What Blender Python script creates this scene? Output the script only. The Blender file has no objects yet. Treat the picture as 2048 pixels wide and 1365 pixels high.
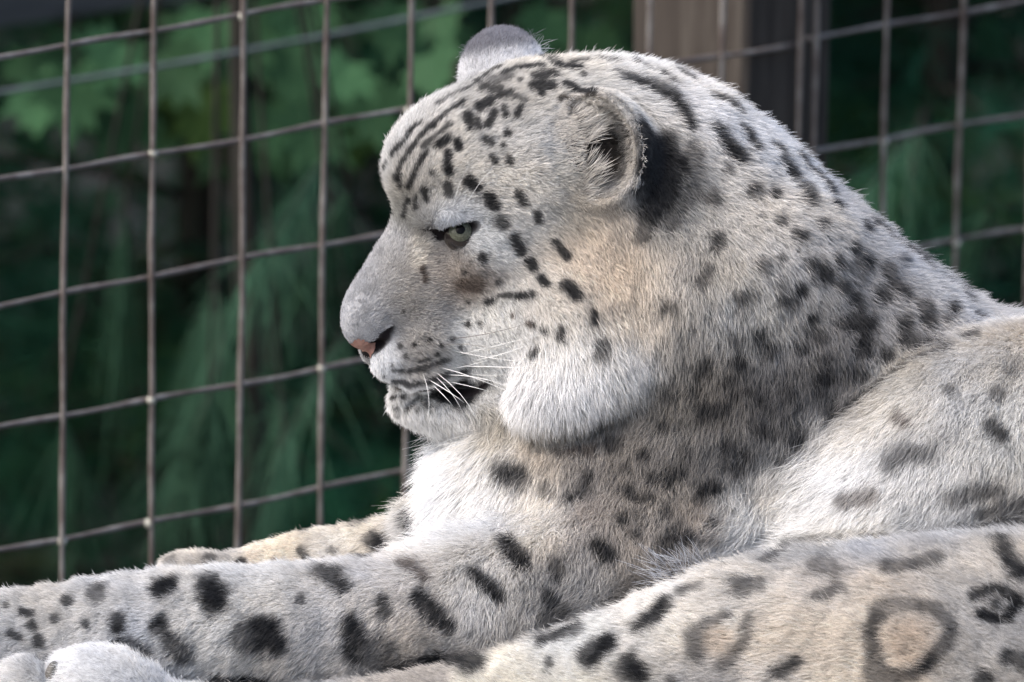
import bpy, bmesh, math, random
import numpy as np
import time
from mathutils import Vector, Matrix
from mathutils.bvhtree import BVHTree

T0 = time.time()
random.seed(7)
rng = np.random.default_rng(7)
CLAY = False
DENS = 1.0

# ------------------------------------------------------------------ camera
S = 0.00028                 # metres per photograph pixel at the focus distance
F = 25000.0                 # focal length in photograph pixels (7 m away)
PITCH, ROLL = math.radians(11.0), math.radians(1.0)
TARGET = Vector((0.0, 0.0, 0.30))
fwd = Vector((0, math.cos(PITCH), -math.sin(PITCH)))
up0 = Vector((0, math.sin(PITCH), math.cos(PITCH)))
right0 = Vector((1, 0, 0))
right = right0 * math.cos(ROLL) + up0 * math.sin(ROLL)
up = up0 * math.cos(ROLL) - right0 * math.sin(ROLL)
CAM = TARGET - fwd * (F * S)

scene = bpy.context.scene
cam_data = bpy.data.cameras.new('camera')
cam = bpy.data.objects.new('camera', cam_data)
scene.collection.objects.link(cam)
scene.camera = cam
m3 = Matrix((right, up, -fwd)).transposed()
cam.matrix_world = Matrix.Translation(CAM) @ m3.to_4x4()
cam_data.sensor_width = 36.0
cam_data.lens = 36.0 * F / 2048.0
cam_data.clip_start = 0.1
cam_data.clip_end = 500.0
cam_data.dof.use_dof = True
cam_data.dof.focus_distance = F * S - 0.06
cam_data.dof.aperture_fstop = 13.0
cam_data.dof.aperture_blades = 7

# ------------------------------------------------------------------ light
world = bpy.data.worlds.new('World')
scene.world = world
world.use_nodes = True
wn = world.node_tree
wn.nodes.clear()
sky = wn.nodes.new('ShaderNodeTexSky')
sky.sky_type = 'NISHITA'
sky.sun_disc = False
SUN_EL, SUN_AZ = math.radians(50), math.radians(243)
sky.sun_elevation = SUN_EL
sky.sun_rotation = SUN_AZ
sky.air_density = 1.0
sky.dust_density = 4.0
sky.ozone_density = 1.0
bg = wn.nodes.new('ShaderNodeBackground')
bg.inputs["Strength"].default_value = 0.138
out = wn.nodes.new('ShaderNodeOutputWorld')
wn.links.new(sky.outputs['Color'], bg.inputs['Color'])
wn.links.new(bg.outputs[0], out.inputs['Surface'])

sun_data = bpy.data.lights.new('sun', 'SUN')
sun_data.energy = 1.25
sun_data.angle = math.radians(62)
sun_data.color = (1.0, 0.955, 0.90)
sun = bpy.data.objects.new('sun', sun_data)
scene.collection.objects.link(sun)
# light comes from the camera side, a little left, high up
sdir = Vector((math.sin(SUN_AZ) * math.cos(SUN_EL), math.cos(SUN_AZ) * math.cos(SUN_EL), math.sin(SUN_EL)))
sun.rotation_euler = sdir.to_track_quat('Z', 'Y').to_euler()
scene.view_settings.view_transform = 'Standard'
scene.view_settings.look = 'None'
scene.view_settings.gamma = 1
scene.view_settings.use_curve_mapping = False
scene.view_settings.exposure = 1.12
scene.render.engine = 'CYCLES'
scene.cycles.max_bounces = 6
scene.cycles.diffuse_bounces = 4
scene.cycles.glossy_bounces = 2
scene.cycles.transmission_bounces = 4
scene.cycles_curves.shape = 'RIBBONS'
scene.cycles.use_denoising = True

# ------------------------------------------------------------------ helpers
C = scene.collection


def link(o, parent=None):
    C.objects.link(o)
    if parent is not None:
        o.parent = parent
    return o


def tag(o, label=None, cat=None, group=None, kind=None):
    if label: o['label'] = label
    if cat: o['category'] = cat
    if group: o['group'] = group
    if kind: o['kind'] = kind
    return o


def empty(name, loc):
    o = bpy.data.objects.new(name, None)
    C.objects.link(o)
    o.location = loc
    o.empty_display_size = 0.05
    return o


def mesh_obj(name, verts, faces, mat, parent=None, smooth=True, world_verts=True):
    me = bpy.data.meshes.new(name)
    v = np.asarray(verts, dtype=float)
    if parent is not None and world_verts:
        v = v - np.array(parent_origin(parent))
    me.from_pydata(v.tolist(), [], faces)
    if smooth:
        me.polygons.foreach_set('use_smooth', [True] * len(me.polygons))
    if mat: me.materials.append(mat)
    o = bpy.data.objects.new(name, me)
    return link(o, parent)


def parent_origin(p):
    l = Vector(p.location)
    while p.parent is not None:
        p = p.parent
        l = l + Vector(p.location)
    return l


def v2w(P):
    """photograph pixel frame (x right, y down, w depth; all in pixels at 7 m) -> world metres"""
    P = np.atleast_2d(np.asarray(P, dtype=float))
    R, U, Fw = np.array(right), np.array(up), np.array(fwd)
    return (np.array(TARGET) + np.outer((P[:, 0] - 1024) * S, R)
            + np.outer(-(P[:, 1] - 682.5) * S, U) + np.outer(P[:, 2] * S, Fw))


def w2v(Q):
    Q = np.atleast_2d(Q) - np.array(TARGET)
    return np.stack([Q @ np.array(right) / S + 1024, -(Q @ np.array(up)) / S + 682.5, Q @ np.array(fwd) / S], 1)


def pv(px, py, w):
    """position in the pixel frame whose picture is at (px, py)"""
    k = (F + w) / F
    return np.array([(px - 1024) * k + 1024, (py - 682.5) * k + 682.5, w], dtype=float)


def at(px, py, dist):
    """world point seen at (px, py), dist metres along the view axis"""
    w = dist / S - F
    return Vector(v2w(pv(px, py, w))[0])


def mat_new(name):
    m = bpy.data.materials.new(name)
    m.use_nodes = True
    nt = m.node_tree
    b = nt.nodes['Principled BSDF']
    return m, nt, b


def noise_mat(name, stops, scale=20, rough=0.8, bump=0.3, detail=6, stretch=(1, 1, 1), dist=0.0, spec=0.3, bump_dist=0.002):
    m, nt, b = mat_new(name)
    tc = nt.nodes.new('ShaderNodeTexCoord')
    mp = nt.nodes.new('ShaderNodeMapping')
    mp.inputs['Scale'].default_value = stretch
    n = nt.nodes.new('ShaderNodeTexNoise')
    n.inputs['Scale'].default_value = scale
    n.inputs['Detail'].default_value = detail
    n.inputs['Distortion'].default_value = dist
    r = nt.nodes.new('ShaderNodeValToRGB')
    el = r.color_ramp.elements
    while len(el) < len(stops): el.new(0.5)
    for e, (p, c) in zip(el, stops):
        e.position = p
        e.color = (*c, 1)
    nt.links.new(tc.outputs['Object'], mp.inputs['Vector'])
    nt.links.new(mp.outputs['Vector'], n.inputs['Vector'])
    nt.links.new(n.outputs['Fac'], r.inputs['Fac'])
    nt.links.new(r.outputs['Color'], b.inputs['Base Color'])
    b.inputs['Roughness'].default_value = rough
    b.inputs['Specular IOR Level'].default_value = spec
    if bump:
        bp = nt.nodes.new('ShaderNodeBump')
        bp.inputs['Strength'].default_value = bump
        bp.inputs['Distance'].default_value = bump_dist
        nt.links.new(n.outputs['Fac'], bp.inputs['Height'])
        nt.links.new(bp.outputs['Normal'], b.inputs['Normal'])
    return m


def tube(pts, radii, sides=8, cap=True):
    """swept tube -> verts, faces"""
    pts = [Vector(p) for p in pts]
    if not hasattr(radii, '__len__'): radii = [radii] * len(pts)
    V, Fc = [], []
    ref = None
    for i, p in enumerate(pts):
        a = pts[max(i - 1, 0)]
        c = pts[min(i + 1, len(pts) - 1)]
        d = (c - a).normalized()
        if ref is None:
            ref = Vector((0, 0, 1)) if abs(d.z) < 0.9 else Vector((1, 0, 0))
        x = d.cross(ref).normalized()
        y = x.cross(d).normalized()
        ref = y
        for k in range(sides):
            t = 2 * math.pi * k / sides
            V.append(p + (x * math.cos(t) + y * math.sin(t)) * radii[i])
    for i in range(len(pts) - 1):
        for k in range(sides):
            k2 = (k + 1) % sides
            Fc.append((i * sides + k, i * sides + k2, (i + 1) * sides + k2, (i + 1) * sides + k))
    if cap:
        Fc.append(tuple(range(sides))[::-1])
        n = (len(pts) - 1) * sides
        Fc.append(tuple(n + k for k in range(sides)))
    return [tuple(v) for v in V], Fc

# ------------------------------------------------------------------ the snow leopard: solid
# distances are measured in the pixel frame (1 unit = 0.28 mm)
def nrm(v):
    v = np.asarray(v, float)
    return v / np.linalg.norm(v)


def smin(a, b, k):
    h = np.maximum(k - np.abs(a - b), 0) / k
    return np.minimum(a, b) - h * h * k * 0.25


def smax(a, b, k):
    return -smin(-a, -b, k)


def ell(P, c, r, R=None):
    q = P - np.asarray(c, dtype=np.float32)
    if R is not None: q = q @ np.asarray(R, dtype=np.float32).T
    r = np.asarray(r, dtype=np.float32)
    k0 = np.sqrt(((q / r) ** 2).sum(1))
    k1 = np.sqrt(((q / (r * r)) ** 2).sum(1)) + 1e-6
    return k0 * (k0 - 1) / k1


def cone(P, a, b, ra, rb):
    a = np.asarray(a, np.float32); b = np.asarray(b, np.float32)
    ab = b - a
    t = np.clip(((P - a) @ ab) / float(ab @ ab), 0, 1)
    return np.sqrt(((P - a - t[:, None] * ab) ** 2).sum(1)) - (ra + (rb - ra) * t)


def chain(P, nodes, k=40):
    # Catmull-Rom through the nodes, then plain cones between the closer nodes
    n = [np.array([*pv(*q[:3]), q[3]]) for q in nodes]
    n = [2 * n[0] - n[1]] + n + [2 * n[-1] - n[-2]]
    sub = 3 if k >= 40 else 2
    pts = []
    for i in range(1, len(n) - 2):
        for j in range(sub):
            t = j / sub
            pts.append(0.5 * (2 * n[i] + (n[i + 1] - n[i - 1]) * t + (2 * n[i - 1] - 5 * n[i] + 4 * n[i + 1] - n[i + 2]) * t * t
                              + (3 * n[i] - n[i - 1] - 3 * n[i + 1] + n[i + 2]) * t ** 3))
    pts.append(n[-2])
    d = None
    for a, b in zip(pts, pts[1:]):
        c = cone(P, a[:3], b[:3], a[3], b[3])
        d = c if d is None else (np.minimum(d, c) if k < 40 else smin(d, c, 12))
    return d

# head frame: symmetric about a plane turned toward the camera and tilted
HO = np.array([1100., 430., 0.])
HM = nrm([0.34, 0.33, -0.88])
H1 = nrm(np.array([1., 0, 0]) - HM[0] * HM)
H2 = np.cross(HM, H1)
if H2[1] < 0: H2 = -H2


def med(a, b):
    """median-plane point seen at (a, b) -> (s1, s2)"""
    w = -((a - HO[0]) * HM[0] + (b - HO[1]) * HM[1]) / HM[2]
    p = np.array([a - HO[0], b - HO[1], w])
    return p @ H1, p @ H2


def hpt(a, b, t):
    s1, s2 = med(a, b)
    return HO + s1 * H1 + s2 * H2 + t * HM


def rot2(deg):
    c, s = math.cos(math.radians(deg)), math.sin(math.radians(deg))
    return np.array([[c, s, 0], [-s, c, 0], [0, 0, 1.]])


def he(Q, a, b, t, r, deg=0):
    s1, s2 = med(a, b)
    return ell(Q, (s1, s2, t), r, rot2(deg))


def hc(Q, A, B):
    a = (*med(A[0], A[1]), A[2]); b = (*med(B[0], B[1]), B[2])
    return cone(Q, a, b, A[3], B[3])


def ear(P, centre, opening, upv, r):
    o = nrm(opening)
    u = nrm(np.array(upv) - np.dot(upv, o) * o)
    s = np.cross(o, u)
    R = np.stack([o, u, s])
    outer = ell(P, centre, (r * 0.92, r * 1.02, r * 0.9), R)
    inner = ell(P, np.array(centre) + o * r * 0.33, (r * 0.88, r * 0.94, r * 0.82), R)
    cut = (P - np.asarray(centre, np.float32)) @ o.astype(np.float32) - r * 0.30
    d = smax(outer, -inner, 8)
    return smax(d, cut, 10)

EAR_N = dict(centre=pv(1200, 298, -194), opening=(-0.44, 0.03, -0.90), upv=(-0.30, -1, 0.1), r=114)
EAR_F = dict(centre=pv(1006, 152, 190), opening=(-0.15, 0.0, 0.98), upv=(-0.05, -1, 0.1), r=92)
EYE_C = hpt(884, 431, 104)          # centre of the near eyeball
EYE_F = hpt(884, 431, -104)
EYE_R = 34.0


def sdf_head(P):
    rel = P - HO.astype(np.float32)
    t = rel @ HM.astype(np.float32)
    Q = np.stack([rel @ H1.astype(np.float32), rel @ H2.astype(np.float32), np.abs(t)], 1)
    d = he(Q, 1085, 320, 0, (235, 195, 190))                               # skull
    d = smin(d, he(Q, 900, 325, 0, (130, 122, 112), -38), 70)                # forehead
    d = smin(d, he(Q, 868, 391, 74, (60, 36, 54), -20), 30)                 # brow
    d = smin(d, he(Q, 985, 480, 105, (120, 105, 62), 30), 60)               # cheekbone
    d = smin(d, hc(Q, (852, 470, 0, 66), (752, 615, 0, 60)), 50)            # bridge of the nose
    d = smin(d, hc(Q, (820, 560, 28, 52), (850, 640, 42, 66)), 40)            # side of the nose
    d = smin(d, he(Q, 905, 545, 0, (95, 85, 100)), 50)
    d = smin(d, he(Q, 733, 648, 0, (46, 50, 44)), 26)                        # nose tip
    d = smin(d, he(Q, 803, 690, 36, (76, 52, 46), -22), 26)                 # whisker pad
    d = smin(d, he(Q, 838, 716, 60, (62, 44, 42), -15), 26)
    d = smin(d, hc(Q, (868, 796, 10, 60), (960, 770, 60, 68)), 26)            # lower jaw
    d = smin(d, he(Q, 834, 792, 0, (54, 52, 50)), 18)                        # chin
    d = smin(d, he(Q, 1030, 635, 100, (140, 120, 86), 30), 60)              # jowl
    d = smin(d, he(Q, 1110, 560, 130, (160, 165, 135)), 60)
    d = smin(d, he(Q, 1125, 600, 190, (110, 140, 105), 20), 70)                 # cheek
    d = smin(d, he(Q, 1084, 680, 226, (140, 82, 104), -26), 60)              # ruff
    # carved features
    d = smax(d, -he(Q, 860, 768, 66, (92, 18, 62), -20), 14)                # mouth corner line
    d = smax(d, -he(Q, 776, 766, 20, (62, 11, 60), 4), 10)                   # mouth front
    d = smax(d, -he(Q, 733, 686, 42, (30, 13, 22), -38), 12)                # nostril
    d = smax(d, -he(Q, 862, 432, 140, (50, 23, 44), -24), 8)               # eye socket
    # ---- ears
    d = smin(d, ear(P, **EAR_N), 26)
    d = smin(d, ear(P, **EAR_F), 22)
    return d


def sdf_torso(P):
    tor = chain(P, [(1130, 380, 80, 240), (1262, 445, 100, 305), (1478, 665, 140, 330), (1640, 840, 170, 365),
                    (1890, 1000, 190, 380), (2300, 1050, 260, 390)], 60)
    tor = smin(tor, ell(P, pv(1150, 1010, 85), (265, 250, 225)), 90)
    tor = smin(tor, ell(P, pv(1400, 1010, 0), (300, 290, 215), rot2(20)), 90)
    tor = smin(tor, ell(P, pv(1195, 840, 110), (205, 150, 150)), 60)
    tor = smin(tor, ell(P, pv(1440, 585, -60), (250, 150, 165), rot2(-25)), 80)
    tor = smin(tor, ell(P, pv(1190, 930, 0), (190, 66, 150), rot2(-8)), 40)
    return smax(tor, -ell(P, pv(1610, 880, -330), (260, 75, 120), rot2(-50)), 60)


def sdf_arm(P):
    return chain(P, [(1290, 1170, -90, 190), (1050, 1235, -150, 160), (700, 1262, -200, 128), (330, 1262, -230, 108),
                     (110, 1285, -240, 100), (-90, 1310, -240, 104), (-170, 1325, -240, 84)], 50)


def sdf_far(P):
    return chain(P, [(1000, 1080, 120, 90), (760, 1118, 170, 70), (580, 1134, 190, 54), (470, 1156, 190, 44), (370, 1164, 180, 52)], 24)


def sdf_flank(P):
    return chain(P, [(1560, 1200, -170, 95), (1720, 1110, -150, 170), (1960, 990, -95, 300), (2280, 1010, -60, 372)], 60)


def sdf_hind(P):
    hl = chain(P, [(2250, 1380, -330, 330), (1860, 1390, -400, 300), (1540, 1335, -420, 205), (1330, 1350, -420, 145),
                   (1120, 1390, -410, 105), (880, 1425, -400, 72)], 60)
    hf = chain(P, [(880, 1425, -400, 72), (500, 1460, -420, 66), (260, 1440, -430, 74)], 30)
    hf = smin(hf, ell(P, pv(205, 1412, -430), (140, 108, 95), rot2(10)), 24)
    hf = smin(hf, ell(P, pv(38, 1408, -450), (66, 86, 70), rot2(20)), 10)
    hf = smin(hf, ell(P, pv(-70, 1420, -430), (70, 84, 70), rot2(20)), 10)
    return smin(hl, hf, 20)

REGIONS = [(sdf_torso, (700, 0, -600), (2900, 1700, 750), 1), (sdf_head, (520, -110, -520), (1560, 1040, 480), 46),
           (sdf_arm, (-430, 850, -560), (1640, 1540, 260), 110), (sdf_far, (150, 850, -50), (1250, 1400, 420), 40),
           (sdf_flank, (1300, 430, -620), (2900, 1520, 480), 40), (sdf_hind, (-180, 920, -900), (2900, 1900, 160), 20)]


def sdf(P):
    P = P.astype(np.float32)
    d = np.full(len(P), 250.0, np.float32)
    for fn, lo, hi, k in REGIONS:
        idx = np.nonzero(((P > np.array(lo, np.float32)) & (P < np.array(hi, np.float32))).all(1))[0]
        if len(idx):
            d[idx] = smin(d[idx], fn(P[idx]) - (6 if fn is not sdf_head else 2), k)
    return d


def surface(lo, hi, vox):
    lo = np.array(lo, float)
    n = (np.ceil((np.array(hi) - lo) / vox).astype(int) // 8 + 1) * 8 + 1
    D = np.zeros(n, np.float32)
    cb = [np.arange(0, m - 1, 8) for m in n]
    B = np.stack(np.meshgrid(*cb, indexing='ij'), -1).reshape(-1, 3)
    cen = lo + (B + 4) * vox
    v = sdf(cen)
    act = np.abs(v) < vox * 8 * 1.7
    off = np.stack(np.meshgrid(*[np.arange(9)] * 3, indexing='ij'), -1).reshape(-1, 3)
    for b, s in zip(B[~act], v[~act]):
        D[b[0]:b[0] + 9, b[1]:b[1] + 9, b[2]:b[2] + 9] = s
    Ba = B[act]
    for i in range(0, len(Ba), 400):
        idx = (Ba[i:i + 400, None, :] + off[None]).reshape(-1, 3)
        val = sdf(lo + idx * vox)
        D[idx[:, 0], idx[:, 1], idx[:, 2]] = val
    # surface nets
    inside = D < 0
    c = np.zeros(n - 1, np.int8)
    for dx in (0, 1):
        for dy in (0, 1):
            for dz in (0, 1):
                c += inside[dx:n[0] - 1 + dx, dy:n[1] - 1 + dy, dz:n[2] - 1 + dz]
    cells = np.argwhere((c > 0) & (c < 8))
    idm = np.full(n - 1, -1, np.int32)
    idm[cells[:, 0], cells[:, 1], cells[:, 2]] = np.arange(len(cells))
    acc = np.zeros((len(cells), 3)); cnt = np.zeros(len(cells))
    corners = [(x, y, z) for x in (0, 1) for y in (0, 1) for z in (0, 1)]
    for a in corners:
        for ax in range(3):
            if a[ax]: continue
            b = list(a); b[ax] = 1
            va = D[cells[:, 0] + a[0], cells[:, 1] + a[1], cells[:, 2] + a[2]]
            vb = D[cells[:, 0] + b[0], cells[:, 1] + b[1], cells[:, 2] + b[2]]
            m = (va < 0) != (vb < 0)
            tt = np.where(m, va / np.where(m, va - vb, 1), 0)
            pt = np.array(a, float)[None] + np.outer(tt, np.array(b, float) - np.array(a, float))
            acc[m] += pt[m]; cnt[m] += 1
    V = lo + (cells + acc / cnt[:, None]) * vox
    faces = []
    for ax in range(3):
        sl0 = [slice(1, m - 1) for m in n]; sl1 = [slice(1, m - 1) for m in n]
        sl0[ax] = slice(0, n[ax] - 1); sl1[ax] = slice(1, n[ax])
        A, Bv = inside[tuple(sl0)], inside[tuple(sl1)]
        e = np.argwhere(A != Bv)
        flip = A[e[:, 0], e[:, 1], e[:, 2]]
        g = e.copy()
        o = [1, 1, 1]; o[ax] = 0
        g = g + np.array(o)
        u1, u2 = [(1, 2), (2, 0), (0, 1)][ax]
        e1 = np.zeros(3, int); e1[u1] = 1
        e2 = np.zeros(3, int); e2[u2] = 1
        q = [idm[tuple((g - k).T)] for k in (np.zeros(3, int), e1, e1 + e2, e2)]
        q = np.stack(q, 1)
        q[~flip] = q[~flip][:, ::-1]
        faces.append(q)
    return V, np.concatenate(faces)

V, FQ = surface((-330, 20, -860), (2820, 1780, 760), 7.0)


def face_normals(V, Q):
    n = np.cross(V[Q[:, 2]] - V[Q[:, 0]], V[Q[:, 3]] - V[Q[:, 1]])
    return n
FN = face_normals(V, FQ)
VN = np.zeros_like(V)
for k in range(4): np.add.at(VN, FQ[:, k], FN)
VN /= np.linalg.norm(VN, axis=1, keepdims=True) + 1e-9
VW = v2w(V)
zmin = np.percentile(VW[:, 2], 0.5)
print('body', V.shape, FQ.shape, 'zmin', zmin)
bvh = BVHTree.FromPolygons(V.tolist(), FQ.tolist())
EYE0 = Vector((1024, 682.5, -F))


def hit(px, py):
    d = (Vector(pv(px, py, 0)) - EYE0).normalized()
    h = bvh.ray_cast(EYE0, d)
    return None if h[0] is None else np.array(h[0])

print('T solid', time.time() - T0)
_rim = [hit(*q) for q in ((905, 442), (925, 500), (958, 462))]
EYE_C = pv(920, 470, np.mean([h[2] for h in _rim]) + EYE_R * 0.86)
print('rim', _rim, EYE_C)
_t = (EYE_C - HO) @ HM
EYE_F = EYE_C - 2 * _t * HM
leopard = empty('snow_leopard', (float(TARGET.x), 0.0, float(zmin)))
tag(leopard, 'pale grey snow leopard with black rosettes lying in profile before the wire fence', 'snow leopard')

# ------------------------------------------------------------------ coat: colour and lie of the hair
CHAR = (0.030, 0.031, 0.034)
BROWN = (0.085, 0.060, 0.048)
WHT = (0.87, 0.86, 0.85)
TAN = (0.70, 0.56, 0.42)
CRM = (0.76, 0.69, 0.60)
BASE = [  # px, py, reach, colour; some moderate shading is put into these colours
    (735, 560, 60, (.46, .46, .50)), (700, 640, 50, (.55, .55, .60)), (790, 500, 30, (.55, .54, .54)), (840, 490, 16, (.80, .74, .64)),
    (838, 520, 14, (.78, .72, .62)), (900, 540, 50, (.44, .40, .37)), (830, 620, 50, (.46, .43, .40)), (930, 570, 34, (.30, .22, .16)),
    (765, 715, 26, WHT), (850, 700, 34, (.52, .47, .41)), (975, 655, 45, (.84, .83, .79)), (960, 710, 40, (.84, .83, .79)), (820, 830, 50, WHT), (890, 840, 40, WHT), (790, 810, 30, WHT),
    (935, 430, 30, (.78, .79, .80)), (975, 480, 30, (.70, .70, .68)), (800, 400, 40, (.44, .43, .39)), (830, 320, 60, (.66, .64, .61)), (770, 330, 30, (.70, .70, .70)),
    (930, 300, 60, (.76, .73, .68)), (1000, 230, 60, (.56, .53, .48)), (1060, 120, 50, (.34, .34, .34)), (1150, 140, 50, (.66, .62, .55)),
    (1060, 330, 60, (.74, .70, .64)), (1080, 400, 50, (.74, .70, .64)), (1160, 420, 40, (.40, .37, .32)), (1270, 160, 70, (.74, .71, .66)), (1400, 200, 60, (.74, .73, .73)),
    (1200, 480, 50, (.66, .55, .43)), (1230, 560, 60, (.76, .62, .47)), (1270, 650, 50, (.74, .64, .52)), (1130, 620, 50, (.74, .68, .60)),
    (1110, 770, 75, WHT), (1180, 740, 50, WHT), (1250, 730, 50, (.84, .80, .74)), (1370, 420, 60, (.42, .40, .36)), (1340, 560, 50, (.66, .58, .48)),
    (1500, 450, 90, (.66, .63, .59)), (1560, 300, 60, (.70, .70, .71)), (1420, 620, 80, (.50, .47, .43)), (1500, 640, 60, (.64, .62, .57)), (1600, 600, 80, (.52, .50, .49)),
    (1420, 760, 60, (0.302, 0.266, 0.223)), (1450, 850, 90, (0.233, 0.214, 0.190)), (1600, 740, 90, (0.208, 0.202, 0.202)), (1700, 660, 60, (0.288, 0.281, 0.281)), (1800, 640, 60, (.46, .45, .45)), (1750, 450, 60, (.55, .55, .58)), (1950, 590, 60, (.52, .53, .57)),  # shoulder side darkened: shade worked into the coat colour
    (1560, 860, 70, (0.202, 0.190, 0.178)), (1250, 930, 90, (.42, .37, .32)), (1100, 905, 40, (.62, .55, .47)), (1200, 880, 40, (.40, .36, .32)), (1350, 830, 50, (0.289, 0.281, 0.264)), (1300, 900, 50, (0.306, 0.289, 0.272)), (1500, 930, 50, (0.255, 0.246, 0.238)), (1420, 930, 50, (0.272, 0.264, 0.255)), (1500, 780, 50, (0.230, 0.212, 0.204)), (1660, 800, 40, (0.204, 0.200, 0.204)), (1540, 1000, 30, (.30, .27, .25)), (1320, 1040, 50, (.38, .35, .32)), (1200, 1170, 50, (.40, .38, .35)), (1380, 1000, 80, (0.302, 0.266, 0.223)), (1250, 1070, 80, (.46, .40, .34)),  # shade of the shoulder and below the ruff worked into these colours
    (930, 940, 60, WHT), (940, 1040, 90, WHT), (1080, 1050, 60, (.84, .80, .75)), (980, 880, 30, (.52, .47, .38)), (1400, 1040, 30, (.50, .38, .28)), (1180, 1030, 26, (.52, .42, .33)),
    (1300, 1180, 60, (0.288, 0.252, 0.209)), (1100, 1250, 80, (.46, .43, .39)), (960, 1180, 50, (.66, .66, .67)), (700, 1180, 90, (.74, .71, .68)),
    (500, 1200, 100, (.74, .73, .71)), (250, 1190, 80, (.66, .65, .64)), (60, 1220, 80, (.60, .58, .55)), (600, 1330, 90, (.52, .49, .46)), (800, 1290, 70, (.52, .48, .44)),
    (700, 1090, 60, (.84, .76, .64)), (560, 1105, 34, (.84, .72, .56)), (400, 1130, 40, (.70, .65, .58)), (810, 1070, 40, (.70, .66, .60)),
    (1560, 960, 60, (.88, .86, .83)), (1480, 1050, 60, (.88, .87, .84)), (1650, 880, 50, (.80, .77, .72)), (1700, 1060, 60, (.88, .85, .80)), (1850, 850, 90, (.72, .69, .64)), (1800, 760, 50, (.62, .59, .53)), (1700, 960, 60, WHT), (1560, 1010, 60, WHT), (1500, 1080, 40, WHT), (1640, 930, 50, WHT),
    (1900, 720, 60, (.68, .64, .58)), (2020, 660, 60, (.72, .66, .58)), (1850, 970, 50, (.86, .83, .78)), (2000, 900, 60, (.68, .66, .61)), (1990, 1020, 50, (.52, .51, .50)), (1850, 1040, 50, (.66, .65, .63)),
    (1450, 1120, 40, (.74, .75, .80)), (1300, 1200, 50, (.76, .74, .71)), (1150, 1290, 60, (.78, .76, .70)), (1300, 1290, 60, (.72, .69, .64)), (1450, 1200, 60, (.74, .69, .62)), (1600, 1250, 80, (.78, .70, .60)),
    (1620, 1110, 60, (.48, .48, .49)), (1800, 1100, 60, (.50, .49, .49)), (1650, 1160, 40, (.62, .56, .50)), (1650, 1320, 80, (.78, .70, .60)), (1820, 1285, 40, (.74, .60, .45)), (1780, 1190, 50, (.74, .64, .52)), (1940, 1140, 60, (.66, .60, .52)),
    (1960, 1300, 60, (.64, .60, .55)), (1020, 1345, 40, (.80, .76, .66)), (1400, 1350, 50, (.60, .56, .52)),
    (150, 1330, 110, WHT), (300, 1340, 60, WHT), (30, 1330, 40, (.6, .58, .55)),
    (1190, 215, 20, (.62, .56, .48)), (1250, 360, 26, (.70, .65, .58)), (1150, 260, 24, (.66, .60, .52)), (1230, 225, 12, (.74, .76, .78)), (1262, 262, 12, (.74, .76, .78)), (1255, 388, 20, (.60, .56, .52)),
    (1010, 75, 24, (.34, .34, .38)), (960, 110, 20, (.40, .41, .45)), (985, 145, 26, (.86, .87, .90)), (1050, 105, 22, (.80, .82, .86)), (940, 160, 18, (.8, .8, .83)),
]
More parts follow.
